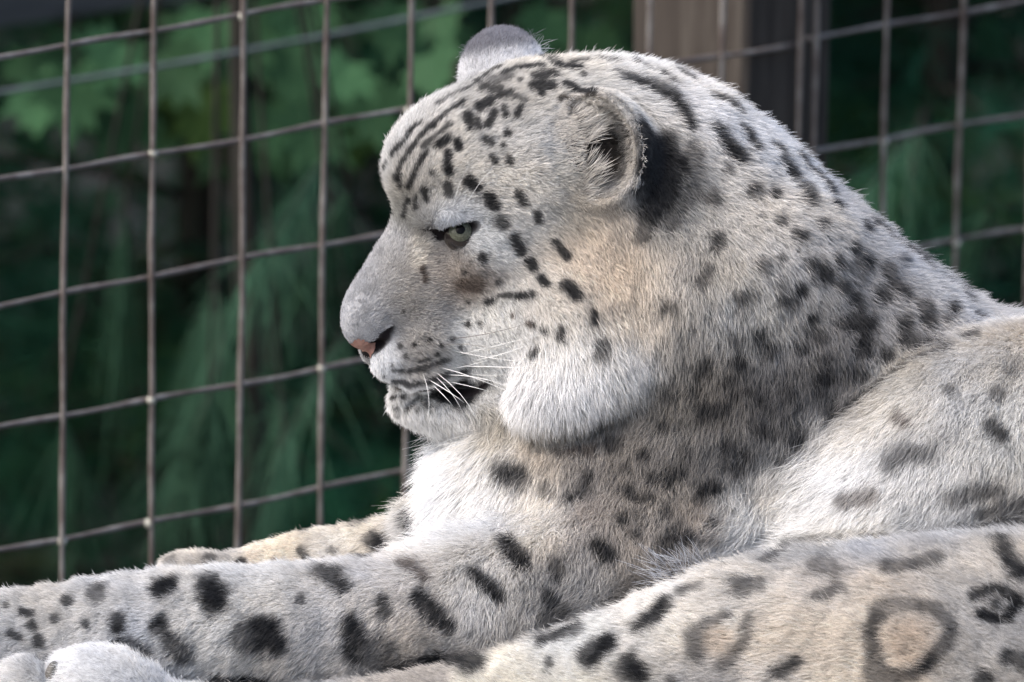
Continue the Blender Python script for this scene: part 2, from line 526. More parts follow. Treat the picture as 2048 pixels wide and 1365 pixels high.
# marks: (strength, colour, [(px, py, radius), ...]) each a run of points across the coat
K = CHAR
MARKS = [
    (.75, K, [(1049, 124, 12), (1116, 118, 11)]), (.6, K, [(988, 165, 12), (1014, 158, 14)]), (.9, K, [(1073, 157, 11), (1108, 155, 11)]),
    (.9, K, [(1065, 176, 9), (1104, 174, 10)]), (.9, K, [(1084, 190, 8)]), (.95, K, [(1126, 139, 11), (1158, 141, 11)]), (.95, K, [(1136, 175, 9), (1186, 183, 11)]),
    (.9, K, [(1195, 128, 11), (1230, 130, 11)]), (.95, K, [(1250, 162, 12), (1303, 180, 17), (1342, 202, 17), (1366, 233, 16), (1381, 262, 8)]),
    (.7, K, [(970, 180, 11), (1000, 182, 10)]), (.9, K, [(960, 217, 9), (983, 202, 10)]), (.95, K, [(937, 232, 9), (940, 254, 10)]), (.9, K, [(976, 252, 7), (990, 226, 7)]),
    (.9, K, [(1008, 220, 6), (1012, 232, 6)]), (.9, K, [(1035, 232, 6), (1041, 218, 6)]), (.85, K, [(970, 279, 7), (985, 285, 7)]), (.9, K, [(1015, 269, 9)]), (.8, K, [(1007, 290, 6)]),
    (.8, K, [(984, 315, 5), (991, 322, 5)]), (.8, K, [(1019, 314, 6), (1022, 324, 6)]), (.95, K, [(880, 291, 10), (896, 280, 9)]), (.95, K, [(915, 284, 8), (918, 294, 8)]), (.95, K, [(896, 305, 8), (899, 342, 9)]),
    (.95, K, [(938, 361, 11), (954, 374, 12)]), (.95, K, [(976, 390, 11), (988, 408, 12)]), (.7, K, [(898, 372, 8), (900, 390, 8)]), (.9, K, [(1038, 386, 8), (1048, 404, 9)]),
    (.95, K, [(1004, 446, 14)]), (.85, K, [(1075, 424, 6), (1078, 440, 7)]), (.98, K, [(1030, 476, 11), (1045, 503, 12)]), (.98, K, [(1058, 520, 11), (1066, 532, 11)]),
    (.9, K, [(1112, 483, 6), (1135, 514, 9)]), (.95, K, [(967, 514, 10)]), (.8, K, [(834, 253, 4), (811, 284, 5), (789, 310, 5)]), (.85, K, [(932, 206, 3.5), (897, 225, 4.5), (866, 257, 4.5)]),
    (.8, K, [(875, 240, 3), (850, 268, 4.5), (819, 305, 4.5), (801, 338, 4.5), (804, 372, 4.5)]), (.85, K, [(856, 305, 4), (832, 340, 4.5), (819, 374, 4.5)]), (.7, K, [(797, 355, 7)]),
    (.8, K, [(778, 326, 5), (774, 338, 5)]), (.7, K, [(768, 360, 5), (772, 384, 5)]), (.6, K, [(784, 395, 6), (790, 425, 5)]), (.8, K, [(850, 380, 6), (856, 400, 6)]), (.5, K, [(866, 346, 6)]),
    (.7, K, [(820, 398, 6), (812, 430, 5)]), (.7, K, [(823, 262, 4), (846, 246, 4)]), (.6, K, [(900, 250, 4), (875, 272, 4), (850, 292, 4)]), (.7, K, [(836, 392, 4), (836, 415, 5)]),
    (.6, K, [(880, 210, 5), (905, 195, 5), (940, 182, 5)]), (.6, K, [(920, 190, 5), (960, 168, 6)]), (.75, K, [(955, 165, 8), (1000, 140, 9)]), (.7, K, [(1010, 150, 8), (1060, 138, 8)]), (.7, K, [(1120, 108, 7), (1200, 104, 7)]), (.5, K, [(1030, 195, 5), (1050, 205, 5)]),
    (.8, BROWN, [(845, 538, 7), (851, 562, 8)]), (.95, K, [(931, 545, 6)]), (.45, BROWN, [(925, 572, 14), (955, 566, 16)]), (.6, K, [(999, 563, 9)]), (.95, K, [(807, 622, 5)]),
    (.9, K, [(938, 603, 7)]), (.95, K, [(978, 602, 7), (988, 600, 7)]), (.8, K, [(999, 588, 5), (1023, 590, 6)]), (.98, K, [(1039, 593, 8), (1066, 590, 8)]), (.9, K, [(937, 647, 7)]), (.8, K, [(964, 646, 7)]),
    (.9, BROWN, [(1028, 631, 6)]), (.8, BROWN, [(1060, 646, 5), (1070, 650, 5)]), (.85, K, [(1092, 662, 7)]), (.98, K, [(1086, 558, 9), (1094, 568, 9)]), (.95, K, [(1134, 570, 12), (1149, 583, 12)]),
    (.95, K, [(1158, 594, 11)]), (.95, K, [(1188, 626, 7), (1191, 646, 8)]), (.95, K, [(1128, 658, 7), (1126, 676, 8)]), (.95, K, [(1204, 690, 13), (1200, 712, 14)]), (.8, K, [(1078, 700, 9), (1072, 710, 8)]),
    (.8, K, [(801, 693, 5)]), (.9, K, [(830, 690, 5)]), (.95, K, [(860, 680, 7)]), (.9, K, [(882, 688, 5)]), (.7, K, [(904, 678, 4)]), (.7, K, [(874, 708, 4)]), (.6, K, [(919, 693, 4)]),
    (.75, K, [(787, 741, 4), (819, 742, 5), (845, 737, 6), (867, 728, 4), (896, 718, 4)]), (.8, K, [(790, 760, 4), (823, 768, 5), (860, 762, 5), (896, 749, 5), (926, 738, 8)]),
    (.98, K, [(882, 770, 10), (918, 772, 14), (951, 783, 12), (978, 765, 7)]), (.98, K, [(850, 786, 9), (885, 796, 14), (915, 805, 13), (935, 796, 14)]), (.9, BROWN, [(800, 776, 6), (850, 786, 7)]),
    (.8, K, [(790, 796, 4)]), (.8, K, [(808, 795, 5)]), (.7, K, [(830, 799, 6)]), (.7, K, [(797, 816, 4)]), (.8, K, [(815, 818, 6)]), (.6, K, [(856, 814, 6)]), (.5, K, [(780, 806, 3)]), (.8, K, [(785, 730, 4)]), (.8, K, [(812, 712, 4)]), (.8, K, [(842, 705, 4)]), (.7, K, [(838, 722, 4), (858, 718, 4)]), (.7, K, [(770, 752, 3)]), (.8, K, [(845, 805, 5)]), (.8, K, [(826, 812, 4)]), (.7, K, [(800, 828, 4)]), (.7, K, [(836, 826, 4)]),
    (.8, K, [(905, 222, 5), (928, 205, 5)]), (.8, K, [(1012, 128, 6), (1040, 116, 6)]), (.8, K, [(1045, 142, 6), (1085, 138, 6)]), (.8, K, [(1150, 114, 7), (1182, 112, 7)]), (.8, K, [(1165, 157, 6)]),
    (.8, K, [(1000, 197, 6), (1022, 187, 6)]), (.8, K, [(1042, 165, 6)]), (.7, K, [(1272, 134, 6), (1300, 146, 6)]), (.8, K, [(1232, 152, 7)]), (.7, K, [(1320, 150, 7), (1345, 172, 7)]), (.8, K, [(955, 240, 5), (960, 258, 5)]), (.7, K, [(1120, 200, 5)]),
    # ear and the black behind it
    (.99, K, [(1285, 250, 16), (1300, 285, 34), (1305, 330, 46), (1302, 385, 40), (1296, 415, 26)]), (.98, K, [(1325, 290, 22), (1334, 335, 34), (1326, 385, 38), (1308, 420, 24)]), (.6, K, [(1296, 440, 20), (1290, 470, 18)]),
    (.3, K, [(1385, 300, 16), (1385, 380, 20), (1340, 450, 20)]),
    (.07, K, [(1330, 840, 34), (1480, 810, 44), (1640, 770, 46), (1730, 690, 36)]), (.06, K, [(1230, 960, 30), (1430, 940, 44), (1590, 870, 40)]),  # broad weak runs: soft shoulder shade painted into the coat
    # neck and back
    (.8, K, [(1360, 330, 9), (1372, 350, 9)]), (.7, K, [(1455, 345, 10)]), (.8, K, [(1540, 300, 9), (1556, 312, 9)]), (.8, K, [(1478, 262, 8), (1490, 270, 8)]), (.7, K, [(1640, 455, 11)]), (.7, K, [(1700, 505, 11)]),
    (.75, K, [(1640, 540, 11), (1645, 556, 11)]), (.7, K, [(1560, 450, 11)]), (.75, K, [(1700, 600, 13)]), (.7, K, [(1740, 650, 14)]), (.6, K, [(1620, 640, 13)]), (.6, K, [(1560, 600, 12)]), (.65, K, [(1770, 720, 14)]),
    (.5, K, [(1330, 620, 10)]), (.55, K, [(1480, 600, 12)]), (.5, K, [(1480, 720, 13)]), (.55, K, [(1600, 700, 14)]), (.6, K, [(1660, 820, 14)]), (.5, K, [(1330, 860, 13)]), (.6, K, [(1290, 915, 12)]), (.6, K, [(1530, 860, 14)]),
    (.5, K, [(1450, 900, 13)]), (.55, K, [(1310, 960, 12)]), (.5, K, [(1420, 1050, 12)]), (.5, K, [(1100, 985, 14)]), (.5, K, [(1250, 1050, 13)]), (.55, K, [(1890, 650, 10)]), (.5, K, [(1560, 520, 10)]),
    (.95, K, [(1433, 266, 13), (1450, 299, 15), (1477, 325, 15)]), (.85, K, [(1497, 286, 10), (1508, 305, 11)]), (.85, K, [(1562, 332, 14), (1582, 360, 14)]), (.9, K, [(1508, 387, 17)]), (.85, K, [(1547, 395, 12)]),
    (.9, K, [(1606, 386, 15), (1617, 411, 16)]), (.95, K, [(1666, 420, 14)]), (.7, K, [(1655, 396, 9)]), (.5, K, [(1424, 404, 19)]), (.75, K, [(1437, 484, 13), (1434, 498, 12)]), (.5, K, [(1420, 545, 12), (1402, 570, 12)]),
    (.9, K, [(1590, 478, 12), (1602, 482, 12)]), (.9, K, [(1663, 522, 10), (1670, 532, 12)]), (.85, K, [(1617, 536, 15)]), (.9, K, [(1727, 527, 14)]), (.55, K, [(1525, 536, 15)]), (.9, K, [(1675, 578, 15)]), (.8, K, [(1596, 585, 14)]),
    (.9, K, [(1772, 552, 16), (1785, 580, 17)]), (.85, K, [(1723, 466, 14)]), (.7, K, [(1754, 462, 12), (1824, 490, 13), (1860, 530, 12)]), (.7, K, [(1354, 149, 10), (1380, 166, 10)]), (.7, K, [(1420, 200, 11), (1472, 230, 11)]),
    (.7, K, [(1590, 322, 10), (1660, 372, 10)]), (.5, K, [(1220, 104, 8), (1280, 120, 8)]), (.45, K, [(1110, 104, 8), (1160, 102, 8)]), (.75, K, [(1745, 440, 13), (1810, 482, 13), (1850, 515, 12)]), (.5, K, [(1880, 560, 12), (1940, 590, 12)]),
    (.9, K, [(1752, 598, 15), (1764, 600, 14)]), (.85, K, [(1800, 590, 15)]), (.95, K, [(1840, 620, 14), (1852, 650, 16)]), (.85, K, [(1903, 626, 15)]), (.7, K, [(1955, 640, 11)]), (.5, K, [(1711, 649, 26)]), (.6, K, [(1683, 652, 14)]),
    (.85, K, [(1808, 665, 14), (1808, 687, 17), (1847, 696, 15), (1880, 694, 10)]), (.6, K, [(1722, 690, 18), (1725, 712, 16)]), (.6, K, [(1641, 762, 21)]), (.65, K, [(1720, 757, 15)]), (.6, K, [(1575, 790, 16)]), (.65, K, [(1523, 804, 18)]),
    (.6, K, [(1415, 822, 20), (1445, 826, 16)]), (.45, K, [(1387, 780, 15)]), (.4, K, [(1462, 760, 15)]), (.6, K, [(1228, 895, 18)]), (.7, K, [(1373, 909, 13)]), (.65, K, [(1340, 962, 14), (1362, 950, 13)]), (.9, K, [(1405, 985, 14), (1425, 980, 15)]),
    (.45, K, [(1476, 944, 13)]), (.5, K, [(1490, 916, 13)]), (.6, K, [(1589, 879, 22)]), (.4, K, [(1556, 925, 15)]), (.7, K, [(1262, 985, 12), (1268, 1004, 12), (1300, 1003, 11)]), (.5, K, [(1300, 965, 9)]), (.4, K, [(1540, 700, 16)]), (.4, K, [(1640, 680, 15)]),
    (.55, K, [(1015, 952, 24), (1045, 960, 26)]), (.6, K, [(1140, 1003, 14), (1175, 985, 18)]), (.5, K, [(1180, 960, 12)]), (.12, K, [(1015, 856, 9), (1080, 866, 11), (1150, 858, 12), (1240, 835, 12), (1310, 805, 10), (1350, 770, 9)]), (.4, BROWN, [(1120, 905, 10), (1180, 905, 12)]),  # the faint long run paints the shadow under the cheek ruff
    (.8, K, [(1015, 1100, 16), (1045, 1133, 18)]), (.9, K, [(945, 1150, 12), (975, 1180, 16), (1000, 1200, 15)]), (.85, K, [(1115, 1140, 15), (1114, 1158, 12)]), (.85, K, [(1195, 1100, 12), (1217, 1116, 16)]), (.75, K, [(1100, 1200, 16)]), (.6, K, [(1331, 1094, 14), (1375, 1082, 16)]),
    (.5, K, [(1090, 1240, 14), (1130, 1220, 12)]), (.9, K, [(838, 1200, 15), (865, 1228, 18), (900, 1252, 14)]), (.8, K, [(765, 1206, 13), (768, 1226, 14)]), (.5, BROWN, [(800, 1130, 10), (850, 1160, 12)]),
    # near foreleg
    (.85, K, [(640, 1146, 14), (664, 1160, 20), (684, 1178, 16)]), (.95, K, [(418, 1172, 26), (428, 1206, 27)]), (.92, K, [(318, 1180, 19), (340, 1172, 18)]), (.95, K, [(500, 1275, 34), (528, 1268, 38), (548, 1285, 24)]),
    (.92, K, [(234, 1240, 16), (236, 1256, 17)]), (.95, K, [(318, 1252, 19)]), (.95, K, [(338, 1280, 14), (361, 1304, 22)]), (.8, K, [(696, 1248, 19), (712, 1275, 20)]), (.85, K, [(715, 1300, 32), (765, 1305, 30)]),
    (.9, K, [(430, 1360, 16), (520, 1362, 18)]), (.4, K, [(195, 1190, 20)]), (.7, K, [(137, 1206, 12)]), (.8, K, [(45, 1225, 10), (62, 1230, 8)]), (.6, K, [(12, 1215, 8)]), (.8, K, [(63, 1254, 12)]), (.7, K, [(20, 1268, 9), (40, 1276, 9)]), (.7, K, [(78, 1284, 11)]),
    (.85, K, [(240, 1284, 14), (290, 1304, 13)]), (.5, K, [(110, 1240, 8)]), (.6, K, [(170, 1250, 9)]), (.5, K, [(600, 1200, 12)]),
    # far foreleg
    (.8, K, [(745, 1085, 17), (762, 1094, 18)]), (.9, K, [(830, 1050, 13), (840, 1072, 15)]), (.6, K, [(600, 1104, 7), (616, 1122, 8)]), (.8, K, [(483, 1128, 9)]), (.4, K, [(420, 1120, 12)]), (.2, K, [(342, 1124, 14)]), (.5, BROWN, [(548, 1122, 5)]), (.35, K, [(665, 1105, 8)]),
    # flank
    (.28, K, [(1781, 932, 20), (1820, 915, 22), (1862, 916, 18)]), (.3, BROWN, [(1692, 1010, 15), (1748, 996, 15)]), (.5, K, [(1985, 858, 16), (2008, 880, 16)]), (.35, K, [(1997, 794, 16)]), (.35, K, [(2028, 747, 16)]), (.45, K, [(1945, 680, 20)]),
    (.4, K, [(1900, 1002, 14), (1997, 985, 18)]), (.45, K, [(1650, 850, 6), (1720, 800, 7), (1800, 745, 8), (1900, 700, 8)]), (.4, BROWN, [(1800, 840, 12), (1815, 850, 10)]), (.3, K, [(1900, 790, 14)]), (.5, K, [(1960, 1030, 12), (2048, 1010, 14)]),  # the long thin run paints the shaded crease between shoulder and flank
    # thigh and hock
    (.5, K, [(1575, 1092, 9), (1669, 1083, 10), (1809, 1078, 11), (1950, 1064, 13), (2040, 1045, 14)]),
    (.8, K, [(1087, 1289, 16), (1153, 1266, 17)]), (.85, K, [(1180, 1316, 20), (1217, 1293, 20)]), (.9, K, [(1258, 1335, 24), (1278, 1348, 24)]), (.75, K, [(1335, 1215, 13), (1310, 1240, 16), (1276, 1262, 14)]), (.5, K, [(1368, 1190, 13), (1400, 1180, 9)]),
    (.6, K, [(1480, 1180, 22), (1508, 1176, 20)]), (.5, K, [(1535, 1130, 13), (1570, 1113, 12)]), (.35, K, [(1398, 1315, 12), (1387, 1280, 15), (1420, 1250, 12), (1455, 1238, 10)]), (.35, K, [(1495, 1240, 11), (1496, 1275, 12), (1470, 1310, 10), (1450, 1330, 10)]), (.12, TAN, [(1442, 1284, 26)]),
    (.45, K, [(1635, 1198, 10), (1655, 1195, 10), (1678, 1180, 12)]), (.7, K, [(1560, 1345, 12), (1592, 1325, 14)]), (.35, K, [(1640, 1140, 22), (1670, 1155, 18)]), (.5, K, [(1775, 1142, 15), (1830, 1138, 16), (1868, 1126, 18)]),
    (.42, K, [(1742, 1262, 17), (1760, 1232, 18), (1795, 1214, 14)]), (.4, K, [(1822, 1212, 12), (1868, 1226, 15), (1900, 1252, 12)]), (.6, K, [(1903, 1272, 11), (1888, 1300, 14), (1850, 1335, 15)]), (.5, K, [(1822, 1352, 12), (1780, 1362, 18), (1752, 1342, 20), (1748, 1305, 17), (1742, 1280, 13)]), (.10, TAN, [(1815, 1285, 34)]),
    (.85, K, [(1947, 1198, 12), (1985, 1184, 12)]), (.85, K, [(2010, 1190, 11), (2034, 1211, 14), (2015, 1240, 12)]), (.85, K, [(1992, 1243, 11), (1966, 1234, 13)]), (.6, K, [(1992, 1214, 16)]), (.8, K, [(1998, 1090, 18), (2012, 1120, 18), (2040, 1156, 20)]),
    (.85, K, [(2015, 1316, 14), (2048, 1330, 18)]), (.7, K, [(1972, 1362, 20)]), (.5, K, [(1345, 1365, 12)]), (.88, K, [(790, 1352, 26), (870, 1338, 34), (945, 1330, 30)]), (.5, K, [(1100, 1330, 10)]), (.4, K, [(1930, 1070, 12)]),
]
GROOM = [  # px, py, reach, dir x, dir y, length, lift
    (690, 650, 40, .35, -.95, 7, .20), (730, 570, 50, .5, -.85, 13, .22), (790, 470, 40, .5, -.85, 16, .3), (830, 600, 50, .75, -.4, 14, .25), (900, 560, 50, .95, -.1, 18, .28),
    (850, 690, 40, .9, .25, 18, .3), (775, 735, 25, .5, .75, 16, .35), (925, 436, 20, -.15, .9, 6, .35), (890, 440, 14, -.3, .8, 6, .35), (900, 720, 30, .9, .3, 22, .35), (820, 840, 40, .55, .85, 34, .5), (900, 850, 30, .6, .8, 42, .45), (960, 720, 50, .9, .35, 34, .3),
    (770, 350, 40, .25, -.95, 26, .5), (830, 330, 60, .45, -.85, 26, .35), (830, 420, 30, .2, -.95, 20, .4), (930, 430, 30, .35, -.6, 26, .6), (940, 300, 60, .8, -.45, 28, .3), (1000, 180, 60, .95, -.3, 30, .35), (1150, 140, 60, 1, .0, 38, .35),
    (1030, 380, 60, 1, .05, 36, .3), (1090, 300, 30, .9, -.2, 60, .45), (1120, 330, 24, .85, -.35, 74, .6), (1115, 280, 20, .85, -.2, 56, .6), (1100, 400, 50, .9, .3, 44, .35), (1000, 500, 50, .9, .3, 30, .28), (1060, 560, 60, .85, .5, 40, .3), (1060, 640, 50, .8, .55, 46, .35),
    (1200, 480, 60, .6, .7, 56, .35), (1230, 580, 70, .45, .85, 66, .35), (1120, 740, 60, .3, .95, 72, .42), (1060, 800, 40, .0, 1, 74, .45), (1230, 740, 60, .2, 1, 76, .4), (1270, 300, 40, .6, .7, 44, .4), (1300, 400, 40, .5, .85, 60, .4),
    (1270, 150, 70, .9, .35, 54, .45), (1420, 250, 80, .7, .6, 66, .48), (1560, 320, 60, .7, .6, 70, .5), (1500, 450, 90, .5, .8, 74, .4), (1380, 560, 80, .2, .95, 78, .38), (1420, 720, 80, -.1, 1, 86, .4), (1450, 900, 100, -.15, 1, 86, .35),
    (1650, 420, 60, .65, .65, 72, .5), (1650, 560, 80, .4, .85, 78, .4), (1800, 500, 60, .7, .6, 76, .5), (1750, 640, 80, .2, .9, 78, .38), (1900, 570, 60, .8, .5, 74, .45), (1650, 750, 90, -.1, 1, 84, .38), (2000, 620, 60, .7, .6, 66, .4),
    (910, 930, 50, -.65, .7, 100, .5), (900, 1000, 60, -.7, .65, 105, .5), (980, 1040, 70, -.2, .95, 100, .42), (1100, 950, 80, .0, 1, 84, .38), (1150, 860, 60, .1, 1, 70, .35), (1200, 1080, 80, .05, 1, 86, .38), (1350, 1080, 80, -.1, 1, 84, .35),
    (960, 1150, 60, -.15, 1, 80, .4), (1100, 1230, 80, -.3, .9, 72, .35), (800, 1180, 70, -.75, .6, 60, .35), (600, 1200, 90, -.85, .45, 46, .32), (400, 1200, 90, -.9, .3, 42, .32), (150, 1230, 100, -1, .15, 34, .32), (600, 1320, 90, -.85, .5, 44, .3),
    (700, 1090, 60, -.95, .3, 34, .3), (500, 1120, 60, -1, .1, 26, .35), (360, 1140, 50, -1, .1, 26, .35),
    (1900, 720, 70, .0, .95, 66, .35), (1850, 880, 80, -.25, .95, 74, .35), (1600, 940, 50, -.65, .55, 96, .42), (1480, 1060, 50, -.75, .2, 105, .45), (1700, 1030, 70, -.6, .6, 86, .35), (1950, 980, 80, -.3, .9, 74, .35), (1700, 840, 40, -.6, .4, 80, .42), (2040, 800, 70, -.1, 1, 70, .35),
    (1150, 1250, 60, -.65, -.65, 54, .5), (1300, 1190, 60, -.7, -.6, 66, .5), (1450, 1120, 50, -.9, -.35, 84, .55), (1600, 1100, 60, -.85, -.4, 56, .4), (1800, 1090, 60, -.8, -.5, 50, .4), (2000, 1070, 60, -.7, -.55, 56, .4),
    (1300, 1300, 80, -.9, -.25, 60, .35), (1600, 1250, 90, -.97, -.05, 66, .3), (1820, 1250, 90, -.95, -.2, 66, .3), (1980, 1250, 80, -.85, -.35, 66, .32), (1050, 1340, 50, -.8, -.4, 48, .45), (860, 1340, 60, -.8, -.35, 44, .5), (200, 1340, 100, -.95, -.1, 34, .35),
    (1200, 215, 20, .3, -.6, 16, .6), (1250, 260, 20, .8, -.3, 24, .4), (1000, 100, 40, .2, -.95, 18, .35), (1255, 380, 22, -.1, .9, 26, .6),
]


def place(rows, ncol):
    P, R = [], []
    for r in rows:
        h = hit(r[0], r[1])
        if h is None:
            for dx, dy in ((0, 12), (8, 10), (-10, 20), (0, 25), (0, 40), (-30, 40), (20, 60)):
                h = hit(r[0] + dx, r[1] + dy)
                if h is not None: break
        if h is None: continue
        P.append(h); R.append(r[ncol:])
    return np.array(P), R

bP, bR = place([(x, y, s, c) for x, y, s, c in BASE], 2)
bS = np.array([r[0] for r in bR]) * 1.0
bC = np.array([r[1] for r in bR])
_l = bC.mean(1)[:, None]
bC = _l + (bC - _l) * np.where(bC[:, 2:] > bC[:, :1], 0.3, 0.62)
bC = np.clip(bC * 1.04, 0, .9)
gP, gR = place(GROOM, 2)
gR = np.array(gR, float)
gR[:, 3] = np.where(gR[:, 3] > 95, gR[:, 3] * .85, np.where(gR[:, 3] > 20, 7 + gR[:, 3] * .42, gR[:, 3] * .85))
for _i, (_h, _q) in enumerate(zip(gP, gR)):
    if 1040 < _h[0] < 1260 and 700 < _h[1] < 830: _q[3] = 54; _q[4] = .5

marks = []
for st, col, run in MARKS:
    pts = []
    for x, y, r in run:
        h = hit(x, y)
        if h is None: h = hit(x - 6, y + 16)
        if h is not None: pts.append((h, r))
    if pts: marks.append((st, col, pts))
r3 = np.random.default_rng(5)
for _ in range(130):
    x, y = r3.uniform(1180, 1830), r3.uniform(520, 1130)
    if y < 560 + (1500 - x) * .25 or y > 1130 - max(0, x - 1380) * 1.15 or (x < 1330 and y < 880): continue
    h = hit(x, y)
    if h is None: continue
    h2 = hit(x + r3.uniform(-16, 16), y + r3.uniform(-10, 10))
    if h2 is None: h2 = h
    marks.append((r3.uniform(.06, .38), CHAR, [(h, r3.uniform(9, 15)), (h2, r3.uniform(8, 14))]))
# the side of the coat away from the photograph carries the same kind of spots
away = np.argwhere(VN[:, 2] > -0.05)[:, 0]
pick = []
for i in rng.permutation(away):
    if all(((V[i] - V[j]) ** 2).sum() > 115 ** 2 for j in pick): pick.append(i)
    if len(pick) > 130: break
for i in pick:
    r = rng.uniform(16, 26)
    j = V[i] + rng.normal(0, 14, 3)
    marks.append((0.8, CHAR, [(V[i], r), (j, r * 0.9)]))


def vnoise(P, scale, seed=0):
    """smooth value noise in -1..1"""
    q = P / scale + seed * 17.31
    i = np.floor(q).astype(np.int64); f = q - i
    f = f * f * (3 - 2 * f)
    res = 0
    for dx in (0, 1):
        for dy in (0, 1):
            for dz in (0, 1):
                h = ((i[:, 0] + dx) * 73856093) ^ ((i[:, 1] + dy) * 19349663) ^ ((i[:, 2] + dz) * 83492791) ^ (seed * 2654435)
                h = (h ^ (h >> 13)) * 1274126177 & 0x7fffffff
                v = (h % 65536) / 32768.0 - 1
                w = (f[:, 0] if dx else 1 - f[:, 0]) * (f[:, 1] if dy else 1 - f[:, 1]) * (f[:, 2] if dz else 1 - f[:, 2])
                res = res + v * w
    return res


def blend(P, CP, CS, CV):
    out = np.zeros((len(P), CV.shape[1]))
    for i in range(0, len(P), 50000):
        p = P[i:i + 50000].astype(np.float32)
        d2 = (p ** 2).sum(1)[:, None] + (CP ** 2).sum(1)[None].astype(np.float32) - 2 * p @ CP.T.astype(np.float32)
        d2 = np.maximum(d2, 0)
        w = np.exp(-d2 / (CS ** 2 * 1.3)[None]) + 1e-4 / (1 + d2 / 4e3) ** 3 + 1e-12
        out[i:i + 50000] = (w @ CV) / w.sum(1)[:, None]
    return out


def in_ear(P, E):
    c = np.array(E['centre']); o = nrm(E['opening'])
    q = P - c
    dist = np.linalg.norm(q, axis=1) / E['r']
    return dist, (q @ o) / E['r']


def coat_base(P):
    col = blend(P, bP, bS, bC)
    n1 = vnoise(P, 46, 1); n2 = vnoise(P, 14, 2); n3 = vnoise(P, 90, 3)
    col *= (1 + 0.10 * n1 + 0.09 * n2 + 0.05 * n3)[:, None]
    col *= 1 + np.stack([0.03 * n3, 0 * n3, -0.05 * n3], 1)
    return col, n2, vnoise(P, 26, 5), n1


def coat_marks(P, col, n2, n26, n46, rnd=0.0):
    """paint the marks into col, reading their place at P"""
    order = np.argsort(P[:, 0])
    xs = P[order, 0]
    jit = 3.2 * n2 + 3.6 * n26 + rnd
    for st, mc, pts in marks:
        c0 = np.mean([p for p, r in pts], 0)
        rmax = max(r for _, r in pts)
        R = max(np.linalg.norm(p - c0) + r for p, r in pts) + 20
        a0, a1 = np.searchsorted(xs, (c0[0] - R, c0[0] + R))
        idx = order[a0:a1]
        q = P[idx] - c0
        idx = idx[(q * q).sum(1) < R * R]
        if not len(idx): continue
        p = P[idx]
        d = np.full(len(idx), 1e9)
        seg = list(zip(pts, pts[1:])) or [(pts[0], pts[0])]
        for (a, ra), (b2, rb) in seg:
            ab = b2 - a; L = ab @ ab
            t = np.clip(((p - a) @ ab) / L, 0, 1) if L > 1e-6 else np.zeros(len(p))
            q = p - a - t[:, None] * ab
            q[:, 2] *= 0.6
            d = np.minimum(d, np.sqrt((q * q).sum(1)) - (ra + (rb - ra) * t))
        sf = min(0.15 * rmax + 1.1, 3.2) if rmax < 12.5 else min(0.2 * rmax + 1.4, 8.0)
        m = 1 / (1 + np.exp(np.clip((d + jit[idx] * min(1.9, max(rmax, 5) / 11) - (1.2 if rmax < 12.5 else 2.0)) / (sf * 0.42), -30, 30)))
        s_ = min(st ** 0.45, 1) * np.ones(len(idx))
        if rmax > 12.5: s_ = np.clip(s_ * (0.98 + 0.34 * n46[idx] + 0.22 * n26[idx]), 0, 1)
        m = (m * s_)[:, None]
        col[idx] = col[idx] * (1 - m) + np.array(mc) * m
    return col


def rim_mask(P):
    dist, oo = in_ear(P, EAR_N)
    m = np.exp(-((oo - 0.31) / 0.07) ** 2) * 0.92 * np.clip((315 - P[:, 1]) / 50 + .5, 0, 1)
    return np.where((dist < 1.12) & (oo > 0.2) & (dist > 0.80), m, 0)[:, None]


def coat(P):
    col, a, b2, c = coat_base(P)
    return np.clip(coat_marks(P, col, a, b2, c), 0.01, 0.9)


def eye_d(P):
    """1 on the edge of the lids, smaller inside the opening"""
    rel = P - HO
    c = np.array(med(862, 430))
    q = np.stack([rel @ H1, rel @ H2], 1) - c
    r = rot2(-24)[:2, :2]
    q = q @ r.T
    e = np.sqrt((q[:, 0] / 49) ** 2 + (q[:, 1] / 19) ** 2)
    return np.where(np.abs(rel @ HM) > 75, e, 9.0)


def head_uv(P):
    rel = P - HO
    return rel @ H1, rel @ H2, rel @ HM

NOSE_S = np.array([*med(722, 678), 0.0])


def nose_mask(P):
    a, b2, t = head_uv(P)
    # leather: front of the nose below the bridge
    q = np.stack([a, b2, t], 1) - NOSE_S
    q = q @ rot2(62).T
    return (q[:, 0] / 42) ** 2 + (q[:, 1] / 22) ** 2 + (q[:, 2] / 44) ** 2

def run_dist(P, run):
    pts = [(hit(x, y), r) for x, y, r in run]
    pts = [q for q in pts if q[0] is not None]
    d = np.full(len(P), 1e3)
    c0 = np.mean([p for p, _ in pts], 0)
    idx = np.nonzero(((P - c0) ** 2).sum(1) < 200 ** 2)[0]
    p = P[idx]
    dd = np.full(len(idx), 1e3)
    for (a, ra), (b2, rb) in zip(pts, pts[1:]):
        ab = b2 - a
        t = np.clip(((p - a) @ ab) / (ab @ ab), 0, 1)
        dd = np.minimum(dd, np.linalg.norm(p - a - t[:, None] * ab, axis=1) - (ra + (rb - ra) * t))
    d[idx] = dd
    return d

NOSTRIL = [(781, 656, 7), (770, 672, 13), (750, 690, 19), (731, 703, 17), (724, 716, 10)]
LIPS = [(782, 777, 2), (810, 780, 4), (836, 781, 7), (860, 780, 9), (890, 784, 15), (915, 788, 15), (945, 784, 12), (968, 770, 7)]


def bare_dark(P):
    return np.minimum(run_dist(P, NOSTRIL), run_dist(P, LIPS))

